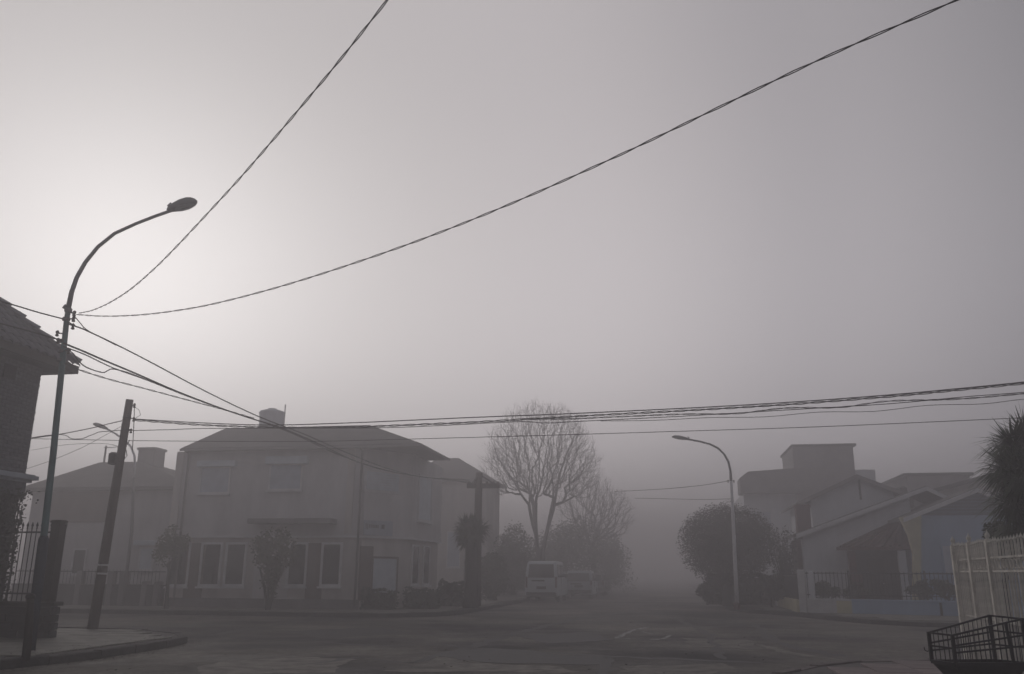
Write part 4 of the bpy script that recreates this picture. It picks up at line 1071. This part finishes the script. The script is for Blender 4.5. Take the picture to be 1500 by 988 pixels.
FBu = Frame((at(1430, 842, 34.6).x, 34.6, .15))
bh, zrb, Pb = gable_house(FBu, 'light blue house with slate blue boarded gable behind the spiky leaf tree', (1431, 714), (1323, 758), (1545, 762), 1347, 1520, 0, M_BLUEW, M_ROOFD, M_TRIM, 5, ov=.3)
zt = FBu.px(1400, 755)[1]
nb = 7; ztop = FBu.px(1431, 720)[1]
for i in range(nb):
    za = zt + (ztop - zt) * i / nb; zb = zt + (ztop - zt) * (i + 1) / nb - .015
    pk = Pb[1]; sl = (pk[1] - Pb[0][1]) / (pk[0] - Pb[0][0]); sr = (pk[1] - Pb[2][1]) / (pk[0] - Pb[2][0])
    f = lambda z: (pk[0] + (z + .17 - pk[1]) / sl, pk[0] + (z + .17 - pk[1]) / sr)
    a, b = f(za), f(zb); w0 = FBu.px(1347, 842)[0]
    if b[1] <= b[0]: b = (pk[0] - .02, pk[0] + .02)
    MB().slab_xz([(max(a[0], w0), za), (a[1], za), (b[1], zb), (max(b[0], w0), zb)], -.04 - (.006 if i % 2 else 0), .001).build('board', M_BLUED, bh)
p = [FBu.px(*q, -.25) for q in ((1318, 758), (1349, 753), (1349, 890), (1338, 890), (1338, 812), (1331, 785))]
MB().slab_xz(p[::-1], -.30, -.041).build('cream_wing', M_CREAM, bh)
a = bx(FBu, 1385, 1420, 800, 842); window(bh, a[0], a[1], a[2], a[3], 0, M_SHUTD, M_BLUEW, slats=True)

FCh = Frame((at(1450, 842, 42).x, 42, .15))
ch_, _, _ = gable_house(FCh, 'larger brown roofed house rising behind the blue house at the right', (1530, 672), (1338, 724), (1700, 730), 1352, 1680, 0, M_BEIGE, M_ROOFD, M_STUCCO_D, 8, ov=.5)

# far flat roofed block and the box building on the right
FD = Frame((at(1190, 842, 56).x, 56, .15))
dh = empty('modern_house', FD, 'big faint flat roofed building with raised box storey, behind the round tree', 'building')
a = bx(FD, 1097, 1297, 721, 890); MB().box(a[0], a[1], 0, 7, -.02, a[3]).build('lower_wall', M_WHITEW, dh)
pa = [FD.px(*q, -1.0) for q in ((1085, 722), (1084, 700), (1096, 691), (1178, 685), (1178, 722))]
MB().slab_xz(pa[::-1], -1.0, 1.2).build('roof_slab', M_CONC, dh)
a = bx(FD, 1176, 1268, 654, 740, -.3); MB().box(a[0], a[1], -.3, 5, a[2], a[3]).build('upper_box', M_CONC, dh); MB().chbox(a[0] - .1, a[1] + .2, -.4, 5.1, a[3], a[3] + .16, .03).build('parapet', M_STUCCO_D, dh)
a = bx(FD, 1268, 1298, 688, 740, 0); MB().box(a[0] + .01, a[1], 0.01, 5, a[2], a[3]).build('side_box', M_WHITEW, dh)
for (l, r, t, b) in ((1110, 1135, 750, 775),):
    a = bx(FD, l, r, t, b, -.3 if t < 700 else 0); window(dh, a[0], a[1], a[2], a[3], 0, M_SHUTD, M_WHITEW)
FE = Frame((at(1380, 842, 54).x, 54, .15))
eh = empty('flat_roof_building', FE, 'faint flat roofed building peeping between the gables on the right', 'building')
a = bx(FE, 1345, 1440, 697, 800); MB().box(a[0], a[1], 0, 6, -.02, a[3]).build('wall', M_CONC, eh); MB().chbox(a[0] - .2, a[1] + .2, -.2, 6.2, a[3], a[3] + .18, .03).build('roof', M_STUCCO_D, eh)

# ------------------------------------------------------------------ near right iron fence
pc = Vector((6.72, 13.2, .15)); af = math.atan2(-3.2, -.8)
FF = Frame(pc, af); HT = 1.82
fe = empty('iron_fence', FF, 'cream painted iron fence with finial posts and close bars at the right edge', 'fence')
def finial_post(x, y, r=.042, h=HT - .02, name='fence_post'):
    m = MB(); m.box(x - r, x + r, y - r, y + r, -.02, h)
    p = m.build(name, M_FENCEW, fe)
    MB().lathe([(.03, 0), (.036, .015), (.018, .035), (.034, .06), (.03, .09), (.012, .11), (.001, .15)], (x, y, h), 8).build('finial', M_FENCEW, p, True)
def ratio_x(px_): 
    r = ray(px_, 850); k = r.x / r.y; o = FF.i @ Vector((0, 0, 0)); d = (FF.i.to_3x3() @ Vector((k, 1, 0))); t = -o.y / d.y; return o.x + d.x * t
for px_ in (1400, 1424, 1452):
    finial_post(ratio_x(px_ + 3), 0)
finial_post(4.4, 0); finial_post(6.6, 0)
def curl_bar(h): 
    m = MB(); m.tube([(0, 0, .12), (0, 0, h)], .013, 6); m.lathe([(.013, -.02), (.022, 0), (.012, .02), (.001, .05)], (0, 0, h), 6); return m
cb = curl_bar(HT - .03).build('bar', M_FENCEW, fe); k = 0
x = ratio_x(1402) + .07
while x < 6.4:
    o = cb if k == 0 else rep(cb, fe, (0, 0, 0)); o.location = (x, 0, rnd.uniform(-.012, .012)); k += 1; x += .10 if x < 1.9 else .13
for z in (.14, .78, 1.40, 1.57): MB().box(.03, 6.6, -.012, .012, z, z + .024).build('rail', M_FENCEW, fe)
m = MB(); rg = []
t_ = MB(); pts = [(0, math.cos(a) * .055, math.sin(a) * .055) for a in [2 * math.pi * i / 12 for i in range(13)]]
t_.tube([(p[1], 0, p[2]) for p in pts], .007, 5, cap=False)
r0 = t_.build('ring', M_FENCEW, fe)
for i in range(42):
    o = r0 if i == 0 else rep(r0, fe, (0, 0, 0)); o.location = (.12 + i * .15, .0, 1.497)
MB().box(0, 6.6, -.09, .09, -.02, .12).build('footing', M_CONC, fe)
# return run of the fence, along the cross street
fr2 = empty('iron_fence', Frame(pc, GRID), 'second run of the cream iron fence turning the corner behind the first', 'fence')
cb2 = curl_bar(HT - .03).build('bar', M_FENCEW, fr2)
for i in range(40):
    o = cb2 if i == 0 else rep(cb2, fr2, (0, 0, 0)); o.location = (.12 + i * .14, 0, 0)
for z in (.14, 1.40, 1.57): MB().box(.04, 5.8, -.012, .012, z, z + .024).build('rail', M_FENCEW, fr2)
MB().box(.1, 5.8, -.09, .09, -.02, .12).build('footing', M_CONC, fr2)

# ------------------------------------------------------------------ black iron rubbish basket on a post
Yb = 9.0
Nb = at(1395, 931, Yb); Lb = at(1360.3, 927, Yb + .33); Rb = at(1497, 907, Yb + .10); Mb = at(1449.3, 902, Yb + .42)
zb_ = at(1400, 974, Yb).z
c0 = (Nb + Rb + Lb + Mb) / 4; c0.z = .15
bk = empty('litter_basket', c0, 'black iron litter basket with slanted rim in front of the cream fence', 'litter basket')
def W(p): return Vector(p) - c0
corners = [Nb, Rb, Mb, Lb]
bot = [Vector((p.x, p.y, zb_)) for p in corners]
for a, b in zip(corners, bot): MB().bar(W(a) + Vector((0, 0, .008)), W(b), .030, .030).build('corner_post', M_BLACK, bk)
for i in range(4): 
    a, b = corners[i], corners[(i + 1) % 4]; MB().bar(W(a), W(b), .018, .018).build('rim', M_BLACK, bk)
    a, b = bot[i], bot[(i + 1) % 4]; MB().bar(W(a), W(b), .03, .036).build('base_bar', M_BLACK, bk)
lp = lambda a, b, t: a + (b - a) * t
a = lp(Nb, Rb, .76); b = lp(bot[0], bot[1], .80); MB().bar(W(a), W(b), .024).build('side_post', M_BLACK, bk)
a = lp(Nb, Rb, .52); b = lp(bot[0], bot[1], .56); MB().bar(W(a), W(b), .012).build('side_post', M_BLACK, bk)
for i, k_ in ((0, (.36, .60)), (1, (.33, .64)), (2, (.36, .62)), (3, (.45,))):
    for k in k_:
        a = lp(corners[i], bot[i], k); b = lp(corners[(i + 1) % 4], bot[(i + 1) % 4], k); MB().bar(W(a), W(b), .017).build('rail', M_BLACK, bk)
for i, n in ((0, 14), (1, 5), (2, 14), (3, 5)):
    for j in range(1, n):
        t = j / n; a = lp(corners[i], corners[(i + 1) % 4], t); b = lp(bot[i], bot[(i + 1) % 4], t)
        MB().tube([W(a), W(b)], .0042, 5).build('rod', M_BLACK, bk)
m = MB(); B4 = [W(p) for p in bot]; cc = sum(B4, Vector()) / 4
lo = [cc + (p - cc) * .62 + Vector((0, 0, -.20)) for p in B4]
m.add([p + Vector((0, 0, -.012)) for p in B4] + lo, [(0, 1, 2, 3), (7, 6, 5, 4), (0, 4, 5, 1), (1, 5, 6, 2), (2, 6, 7, 3), (3, 7, 4, 0)]).build('tray', M_BLACK, bk)
MB().tube([(cc.x, cc.y, -.1), (cc.x, cc.y, cc.z - .18)], .03, 8).build('stand', M_BLACK, bk)
h = W(lp(Lb, bot[3], .5)); MB().tube([h, h + Vector((-.01, 0, -.03)), h + Vector((-.035, 0, -.045)), h + Vector((-.06, 0, -.03)), h + Vector((-.065, 0, .0))], .005, 6).build('hook', M_BLACK, bk)

# ------------------------------------------------------------------ street name signs on the corner
p0 = ground(583, 886, .15)
ss = empty('street_sign', p0, 'slim street name post with crossed plates and mottled shaft before the corner door', 'sign')
MB().tube([(0, 0, -.02), at(585, 787, p0.y) - p0], [.045, .035], 8).build('post', M_CONC, ss, True)
m = MB()
for k in range(90):
    z = rnd.uniform(.05, 2.1); a = rnd.uniform(0, 6.28); r = .06 + .11 * max(0, 1 - abs(z - .5) / .6) * rnd.random()
    c = Vector((math.cos(a) * r, math.sin(a) * r, z)); s = .05
    m.add([c + Vector((-s, 0, -s)), c + Vector((s, .01, -s * .3)), c + Vector((s * .3, 0, s))], [(0, 1, 2)])
m.build('climbing_plant', M_LEAF2, ss)
q = at(576, 793, p0.y) - p0; q2 = at(596, 793, p0.y) - p0
pl = MB().box(q.x, q2.x, -.07, -.045, q.z - .14, q.z + .14).build('name_plate', M_SIGND, ss)
MB().lathe([(.001, 0), (.07, 0), (.07, .012), (.001, .012)], (0, 0, 0), 12).xf(Matrix.Translation((q2.x - .12, -.07, q.z + .02)) @ Matrix.Rotation(math.pi / 2, 4, 'X')).build('emblem', M_SIGN, pl)
m = MB().box(-.28, .28, -.012, .012, -.1, .1).xf(Matrix.Translation((.05, -.02, q.z - .30)) @ Matrix.Rotation(math.radians(25), 4, 'Z'))
pl = m.build('name_plate', M_SIGND, ss)
MB().box(-.16, .06, -.02, -.013, -.03, .04).xf(Matrix.Translation((.05, -.02, q.z - .30)) @ Matrix.Rotation(math.radians(25), 4, 'Z')).build('lettering', M_SIGN, pl)

# ------------------------------------------------------------------ parked vehicles
def van(o, label, name, cat, L, Wd, Hh, m_body, prof, win_z, scale=1.0):
    fr = Frame(o, GRID); t = empty(name, fr, label, cat, 'vehicles parked on the left side of the far street')
    hw_ = Wd / 2
    # body: side profile (y along the length, rear at 0) swept across the width with tumblehome
    n = len(prof); vs = []
    def hwz(z): return hw_ * (1 - .12 * max(0, (z - win_z[0]) / (Hh - win_z[0])) ** 1.3) if z > win_z[0] else hw_ * (1 - .04 * max(0, .55 - z))
    for s_ in (-1, 1):
        for k_ in (1.0, .96):
            for (y, z) in prof:
                cy, cz = L / 2, Hh * .5
                yy = y if k_ == 1 else cy + (y - cy) * .985; zz = z if k_ == 1 else cz + (z - cz) * .955
                x = s_ * hwz(z) * (.955 if k_ == 1 else 1.0); vs.append((x, yy, zz))
    # order: left outer edge ring (k=1), left side face (k=.96), right outer, right side face
    Lo, Li, Ro, Ri = 0, n, 2 * n, 3 * n; fs = []
    for i in range(n):
        j = (i + 1) % n
        fs.append((Lo + i, Ro + i, Ro + j, Lo + j)); fs.append((Lo + j, Li + j, Li + i, Lo + i)); fs.append((Ro + i, Ri + i, Ri + j, Ro + j))
    fs += [tuple(Li + i for i in range(n)), tuple(Ri + i for i in reversed(range(n)))]
    MB().add(vs, fs).build('body', m_body, t)
    # rear window and trims
    z0, z1 = win_z; w = hw_ * .80
    MB().add([(-w, -.012, z0), (w, -.012, z0), (w * .93, .05, z1), (-w * .93, .05, z1), (-w, .03, z0), (w, .03, z0), (w * .93, .1, z1), (-w * .93, .1, z1)],
             [(0, 1, 2, 3), (7, 6, 5, 4), (0, 4, 5, 1), (1, 5, 6, 2), (2, 6, 7, 3), (3, 7, 4, 0)]).build('rear_window', M_GLASS, t)
    MB().chbox(-hw_ * .92, hw_ * .92, -.09, .06, .34, .52, .03).build('bumper', M_PLAST, t)
    MB().box(-.26, .26, -.03, .01, .68, .82).build('number_plate', M_PLAST, t)
    MB().box(-hw_ * .60, hw_ * .2, -.02, .01, z0 - .20, z0 - .12).build('trim_strip', M_PLAST, t)
    for s_ in (-1, 1):
        MB().chbox(s_ * hw_ * .91 - .05, s_ * hw_ * .91 + .05, -.02, .04, .75, z0 + .05, .015).build('tail_light', M_LIGHTR, t)
        MB().box(s_ * hw_ * 1.02 - .02, s_ * hw_ * 1.02 + .12 * s_ + .02, L * .74, L * .74 + .1, z0 + .0, z0 + .2).build('wing_mirror', M_PLAST, t)
        for yy in (.17 * L, .80 * L):
            wl = MB().lathe([(.20, -.1), (.31, -.1), (.33, -.06), (.33, .06), (.31, .1), (.20, .1)], (0, 0, 0), 18)
            wl.xf(Matrix.Translation((s_ * (hw_ - .11), yy, .33)) @ Matrix.Rotation(math.pi / 2, 4, 'Y'))
            wo = wl.build('wheel', M_RUBBER, t, True)
            MB().lathe([(.02, -.105), (.20, -.095), (.20, .095), (.02, .105)], (0, 0, 0), 12).xf(Matrix.Translation((s_ * (hw_ - .11), yy, .33)) @ Matrix.Rotation(math.pi / 2, 4, 'Y')).build('rim', M_GREYP, wo)
        x = s_ * hw_ * .985
        for (a, b) in ((.10, .34), (.37, .60), (.63, .76)):
            MB().add([(x - .02, a * L, z0 + .02), (x - .02, b * L, z0 + .02), (x * .93 - .02, b * L - (.1 if b > .7 else 0), z1), (x * .93 - .02, a * L, z1), (x + .014 * s_ + .0, a * L, z0 + .02), (x + .014 * s_, b * L, z0 + .02), (x * .93 + .014 * s_, b * L - (.1 if b > .7 else 0), z1), (x * .93 + .014 * s_, a * L, z1)],
                     [(0, 1, 2, 3), (7, 6, 5, 4), (0, 4, 5, 1), (1, 5, 6, 2), (2, 6, 7, 3), (3, 7, 4, 0)]).build('side_window', M_GLASS, t)
        MB().box(x - .01, x + .012, .355 * L - .01, .355 * L + .01, .5, z1).build('door_seam', M_PLAST, t)
    return t
vp = [(0, .36), (-.02, .9), (0.0, 1.15), (.07, 1.85), (.22, 2.08), (.6, 2.16), (3.3, 2.14), (3.75, 2.0), (4.35, 1.28), (4.9, 1.08), (5.02, .8), (5.02, .4), (4.6, .28), (.4, .28)]
vx = ground(794, 883.5, 0)
van((vx.x, 48.2, 0), 'white van parked at the left kerb of the foggy street, rear towards the viewer', 'parked_van', 'van', 5.0, 1.78, 2.16, M_VANP, vp, (1.28, 1.98))
cpf = [(0, .4), (-.03, .8), (.06, 1.05), (.35, 1.5), (.6, 1.66), (2.2, 1.68), (2.7, 1.55), (3.4, 1.08), (4.1, .95), (4.25, .7), (4.22, .38), (3.8, .25), (.4, .25)]
van((at(851, 842, 55).x - .15, 55, 0), 'silver car parked just beyond the white van', 'parked_car', 'car', 4.25, 1.7, 1.68, M_VANP2, cpf, (1.05, 1.52))
van((at(869, 842, 63).x - .1, 63, 0), 'faint grey car, farthest of the parked row', 'parked_car', 'car', 4.25, 1.7, 1.55, M_CONC, [(y, z * .93) for y, z in cpf], (1.0, 1.42))

# ------------------------------------------------------------------ trees and plants
def on(px_, Y, z=.15): return Vector((at(px_, 842, Y).x, Y, z))
def crown(px_, py_, Y, w, h): 
    c = at(px_, py_, Y); r = (at(px_ + w, py_, Y) - c).x; rz = (c - at(px_, py_ + h, Y)).z; return c, (r, r * .9, rz)
c, r = crown(250, 802, 33.3, 32, 36)
leafy_tree('street_tree', on(249, 33.3), c, r, .07, 'small thin stemmed street tree at the left end of the corner building', 'tree', M_LEAF2, 16, 90, .075, 11)
# bushy tapering tree in front of the facade
c, r = crown(402, 808, 33.0, 41, 42); b0_ = on(396, 32.9)
t = empty('street_tree', b0_, 'bushy olive tree tapering to a forked stem before the middle of the corner building', 'tree')
rnd2 = random.Random(5); m = MB()
for (dx, tz) in ((-.32, 1.5), (-.05, 1.3), (.22, 1.4), (.42, 1.7)): m.tube([(dx * .1, 0, -.02), (dx * .5, .05 * dx, tz * .5), (dx * 1.3, 0, tz)], [.06, .05, .035], 6)
m.build('trunk', M_BARK, t, True)
cc = c - b0_; m = clumpy_crown(rnd2, cc, r, 22, 90, .085)
for k in range(14):
    f_ = k / 13; leaf_cloud(m, rnd2, (cc.x * (f_ * .8) + rnd2.uniform(-.12, .12), 0, .65 + f_ * (cc.z - .9)), (.2 + .42 * f_, .2 + .35 * f_, .3), 60, .07, .2)
m.build('crown', M_LEAF2, t)
# spiky tree on the corner
def spiky_head(m, rnd, c, n, L, w, droop=.25, up=0.15):
    for k in range(n):
        v = Vector((rnd.gauss(0, 1), rnd.gauss(0, 1), rnd.gauss(up, .8))).normalized(); l_ = L * rnd.uniform(.5, 1.15)
        s = v.cross(Vector((0, 0, 1)));
        s = (s.normalized() if s.length > .01 else Vector((1, 0, 0)))
        mid = c + v * l_ * .55; tip = c + v * l_ + Vector((0, 0, -droop * l_ * abs(1 - abs(v.z))))
        rr = s.cross(v).normalized() * .3
        m.add([c - s * w * .3, c + s * w * .3, mid + s * w + rr * w, tip, mid - s * w - rr * w], [(0, 1, 2, 4), (4, 2, 3)])
c, r = crown(690, 783, 36.3, 30, 36); b_ = on(690, 36.3)
t = empty('palm_tree', b_, 'stout dark tree with round spiky head at the corner beside the hedges', 'tree')
MB().tube([(0, 0, -.02), (.02, 0, .6), (0, 0, (c - b_).z)], [.34, .28, .26], 10).build('trunk', M_BARK, t, True)
m = MB(); rnd3 = random.Random(8)
for k in range(10):
    o_ = Vector((rnd3.uniform(-.35, .35), rnd3.uniform(-.3, .3), rnd3.uniform(-.35, .35))); spiky_head(m, rnd3, (c - b_) + o_, 160, r[0] * .75, .03)
m.build('crown', M_LEAF, t)
# near yucca-like tree behind the fence on the right
b_ = Vector((8.25, 13.35, .15)); t = empty('yucca_tree', b_, 'large dark spiky leaved tree behind the cream fence at the right edge', 'tree')
m = MB(); m.tube([(0, 0, -.02), (-.05, 0, 1.0), (-.12, 0, 2.4)], [.16, .13, .10], 9); m.tube([(0, 0, .8), (.3, .2, 1.6), (.45, .2, 2.5)], [.10, .08, .07], 8); m.build('trunk', M_BARK, t, True)
rnd4 = random.Random(12); m = MB()
heads = [(1484, 655, 13.2), (1504, 645, 13.5), (1478, 690, 13.3), (1500, 700, 13.0), (1486, 738, 13.3), (1528, 655, 13.4), (1532, 700, 13.4), (1555, 670, 13.6), (1530, 740, 13.6), (1500, 775, 13.4)]
for (x_, y_, Y_) in heads:
    spiky_head(m, rnd4, at(x_, y_, Y_) - b_, 430, .62, .013, .34, .05)
m.build('crown', M_YUCCA, t)
b_ = Vector((7.9, 14.4, .15)); c, r = crown(1470, 790, 14.4, 36, 46)
leafy_tree('shrub', b_, c, (r[0], r[1], r[2]), .05, 'dark round shrub under the spiky leaved tree behind the fence', 'shrub', M_LEAF, 18, 120, .05, 15)
# round tree on the right
c, r = crown(1066, 797, 40.0, 77, 65)
t = leafy_tree('round_tree', on(1064, 40.0), c, r, .22, 'large dense dark tree with round crown behind the slender grey lamp', 'tree', M_LEAF3, 300, 170, .042, 21, 6)
rnd5 = random.Random(77); m = MB(); leaf_cloud(m, rnd5, c - t.location, (r[0] * .93, r[1] * .93, r[2] * .93), 12000, .06, .75)
m.build('inner_foliage', M_LEAF3, t)
b_ = on(1096, 41.5); 
def hedge(name, label, fr, x0, x1, d, h, seed, dens=420, m_=M_HEDGE, cat='hedge', size=.05):
    rnd = random.Random(seed); t = empty(name, fr, label, cat); m = MB()
    n = int((x1 - x0) * h * dens) + int((x1 - x0) * d * dens)
    for k in range(n):
        f = rnd.random(); x = rnd.uniform(x0, x1)
        bump = .05 * math.sin(x * 3.1 + seed) + .04 * math.sin(x * 7.7)
        if f < .55: p = Vector((x, rnd.gauss(0, .03), rnd.uniform(.02, h + bump)))
        elif f < .8: p = Vector((x, rnd.uniform(0, d), h + bump + rnd.gauss(0, .025)))
        else: p = Vector((rnd.choice((x0, x1)) + rnd.gauss(0, .03), rnd.uniform(0, d), rnd.uniform(0.02, h)))
        a = Vector((rnd.gauss(0, 1), rnd.gauss(0, 1), rnd.gauss(0, 1))).normalized() * size; b = a.orthogonal() * .5; m.add([p - a, p - b, p + a, p + b], [(0, 1, 2, 3)])
    m.build('leaves', m_, t); MB().chbox(x0 + .08, x1 - .08, .08, d - .08, 0, h - .1, .08).build('branch_core', M_BARK, t); return t
F_h = Frame(on(552, 33.6), GRID); x0 = F_h.px(529, 880)[0]; x1 = F_h.px(576, 880)[0]
hedge('hedge', 'clipped hedge left of the street name post at the corner', F_h, x0, x1, .6, .70, 3)
F_h = Frame(on(615, 34.6), GRID); x0 = F_h.px(591, 880)[0]; x1 = F_h.px(641, 880)[0]
hedge('hedge', 'clipped hedge right of the street name post at the corner', F_h, x0, x1, .6, .72, 4)
F_h = Frame(on(665, 37.6), GRID); x0 = F_h.px(642, 880)[0]; x1 = F_h.px(676, 880)[0]
hedge('shrub', 'low dark shrub between the hedge and the stout spiky tree', F_h, x0, x1, .6, .95, 5, 300, M_LEAF, 'shrub', .08)
F_h = Frame(on(1080, 41.4), GRID); x0 = F_h.px(1040, 870)[0]; x1 = F_h.px(1146, 870)[0]
hedge('hedge', 'tall dark hedge under the large round tree', F_h, x0, x1, 1.2, 1.3, 6, 230, M_LEAF3, 'hedge', .09)
c, r = crown(1038, 866, 41.0, 20, 22)
leafy_tree('shrub', on(1034, 41.0), c, r, .05, 'dark shrub at the foot of the round tree, left side', 'shrub', M_LEAF3, 20, 120, .08, 40)
for (px_, py_, Y_, w_, h_, lab, s_, m_, fr_) in (
    (1212, 862, 34.2, 28, 20, 'dark rounded shrub behind the off white street wall', 31, M_LEAF, 0),
    (1350, 864, 33.2, 26, 17, 'low dark shrub behind the bluish wall, left of the cream fence', 33, M_LEAF, 0),
    (1388, 862, 32.4, 24, 20, 'dark shrub at the right end of the bluish wall', 34, M_LEAF2, 0),
    (1254, 866, 35.0, 22, 16, 'dark shrub beside the red planter of the porch', 35, M_LEAF2, 0)):
    c, r = crown(px_, py_, Y_, w_, h_); c.z = max(c.z, .15 + r[2] * .8)
    leafy_tree('shrub', on(px_, Y_), c, r, .04, lab, 'shrub', m_, 14, 110, .06, s_)
c, r = crown(1150, 812, 39.0, 26, 42)
t = empty('bare_shrub', on(1150, 39.0), 'thin twiggy shrub between the round tree and the white house', 'shrub')
rndq = random.Random(3); m = MB()
for k in range(90):
    a = rndq.uniform(0, 6.28); e_ = Vector((math.cos(a) * rndq.uniform(.2, 1) * r[0], math.sin(a) * .6, (c.z - .15) + rndq.uniform(-.6, 1) * r[2])); m.tube([(rndq.uniform(-.1, .1), 0, -.02), Vector((e_.x * .35, e_.y * .3, e_.z * .5)), e_], [.02, .014, .004], 3, cap=False)
m.build('stems', M_BARK, t); m = MB(); leaf_cloud(m, rndq, c - t.location, r, 900, .07, .1); m.build('leaves', M_LEAF3, t)
c, r = crown(1132, 858, 38.0, 24, 26); c.z = max(c.z, 1.0)
leafy_tree('shrub', on(1128, 38.5), c, r, .06, 'dark shrub at the foot of the round tree, right side', 'shrub', M_LEAF3, 16, 100, .07, 39)
# bare trees and the dark masses down the street
def tree_px(Y, bx_, forks, env, label, seed, **k):
    """limb tops and crown ellipsoids read off the photo at the tree's distance"""
    b = on(bx_, Y)
    F_ = [[tuple(at(x, y, Y) - b + Vector((0, dy, 0))) for (x, y, dy) in f] for f in forks]
    E_ = []
    for (x, y, w, h, m_) in env:
        c = at(x, y, Y) - b; rx_ = (at(x + w, y, Y) - at(x, y, Y)).x; rz_ = (at(x, y - h, Y) - at(x, y, Y)).z
        E_.append((tuple(c), (rx_, rx_ * .8, rz_), m_))
    return bare_tree(b, F_, E_, label, seed, **k)
tree_px(58, 790, [[(787, 800, 0), (782, 740, .2), (776, 690, .5), (768, 640, .3)], [(787, 800, 0), (785, 735, -.2), (790, 680, -.5), (796, 630, -.6)],
                  [(795, 810, 0), (812, 740, 0), (822, 690, .4), (836, 648, .4)], [(795, 810, 0), (810, 735, -.2), (806, 685, -.6), (812, 625, -.2)], [(787, 790, 0), (775, 740, -.3), (752, 705, -.5), (735, 680, -.5)]],
        [(792, 657, 80, 68, 2500), (738, 690, 36, 36, 420), (846, 690, 40, 44, 480)], 'tall leafless tree with fan shaped crown behind the parked van', 6, r0=.24, tip=.0085)
tree_px(70, 868, [[(866, 800, 0), (858, 755, .2), (862, 715, .3)], [(868, 800, 0), (880, 760, -.2), (893, 728, -.5)], [(868, 800, 0), (876, 770, .3), (905, 750, .4)]],
        [(862, 740, 48, 50, 700), (894, 752, 36, 40, 420)], 'lower leafless tree leaning right over the street beyond the van', 14, r0=.2, tip=.012)
for (px_, py_, Y_, w_, h_, lab, s_) in ((838, 806, 64, 62, 62, 'broad dark evergreen tree behind the white van', 41), (752, 822, 57, 44, 58, 'dark evergreen shrub mass left of the parked van', 42),
                                        (890, 818, 74, 40, 50, 'faint evergreen farther down the left side of the street', 43), (722, 838, 46, 22, 42, 'narrow dark evergreen before the hip roofed house', 44),
                                        (796, 826, 68, 50, 50, 'dark evergreen directly behind the roof of the white van', 45)):
    c, r = crown(px_, py_, Y_, w_, h_)
    t = leafy_tree('evergreen_tree', on(px_, Y_), c, r, .2, lab, 'tree', M_LEAF, 60, 110, .11, s_)
    m = MB(); rg_ = random.Random(s_ + 5); lc = c - t.location
    for k in range(9): leaf_cloud(m, rg_, (lc.x + rg_.uniform(-.75, .75) * r[0], rg_.uniform(-.4, .4), rg_.uniform(.5, 1.4)), (r[0] * .45, r[0] * .4, .9), 170, .11, .3)
    m.build('low_foliage', M_LEAF, t)

# ------------------------------------------------------------------ fog: one closed box of even air round everything
hz = MB().box(-215, 215, -75, 275, -1.3, HAZE_TOP)
hm = bpy.data.materials.new('fog'); hm.use_nodes = True; n = hm.node_tree; n.nodes.clear()
o_ = n.nodes.new('ShaderNodeOutputMaterial'); pv = n.nodes.new('ShaderNodeVolumePrincipled')
pv.inputs['Color'].default_value = (*HAZE_COL, 1); pv.inputs['Density'].default_value = HAZE_DENSITY; pv.inputs['Anisotropy'].default_value = HAZE_G
n.links.new(pv.outputs[0], o_.inputs['Volume'])
haze = hz.build('haze', hm); tag(haze, kind='stuff')
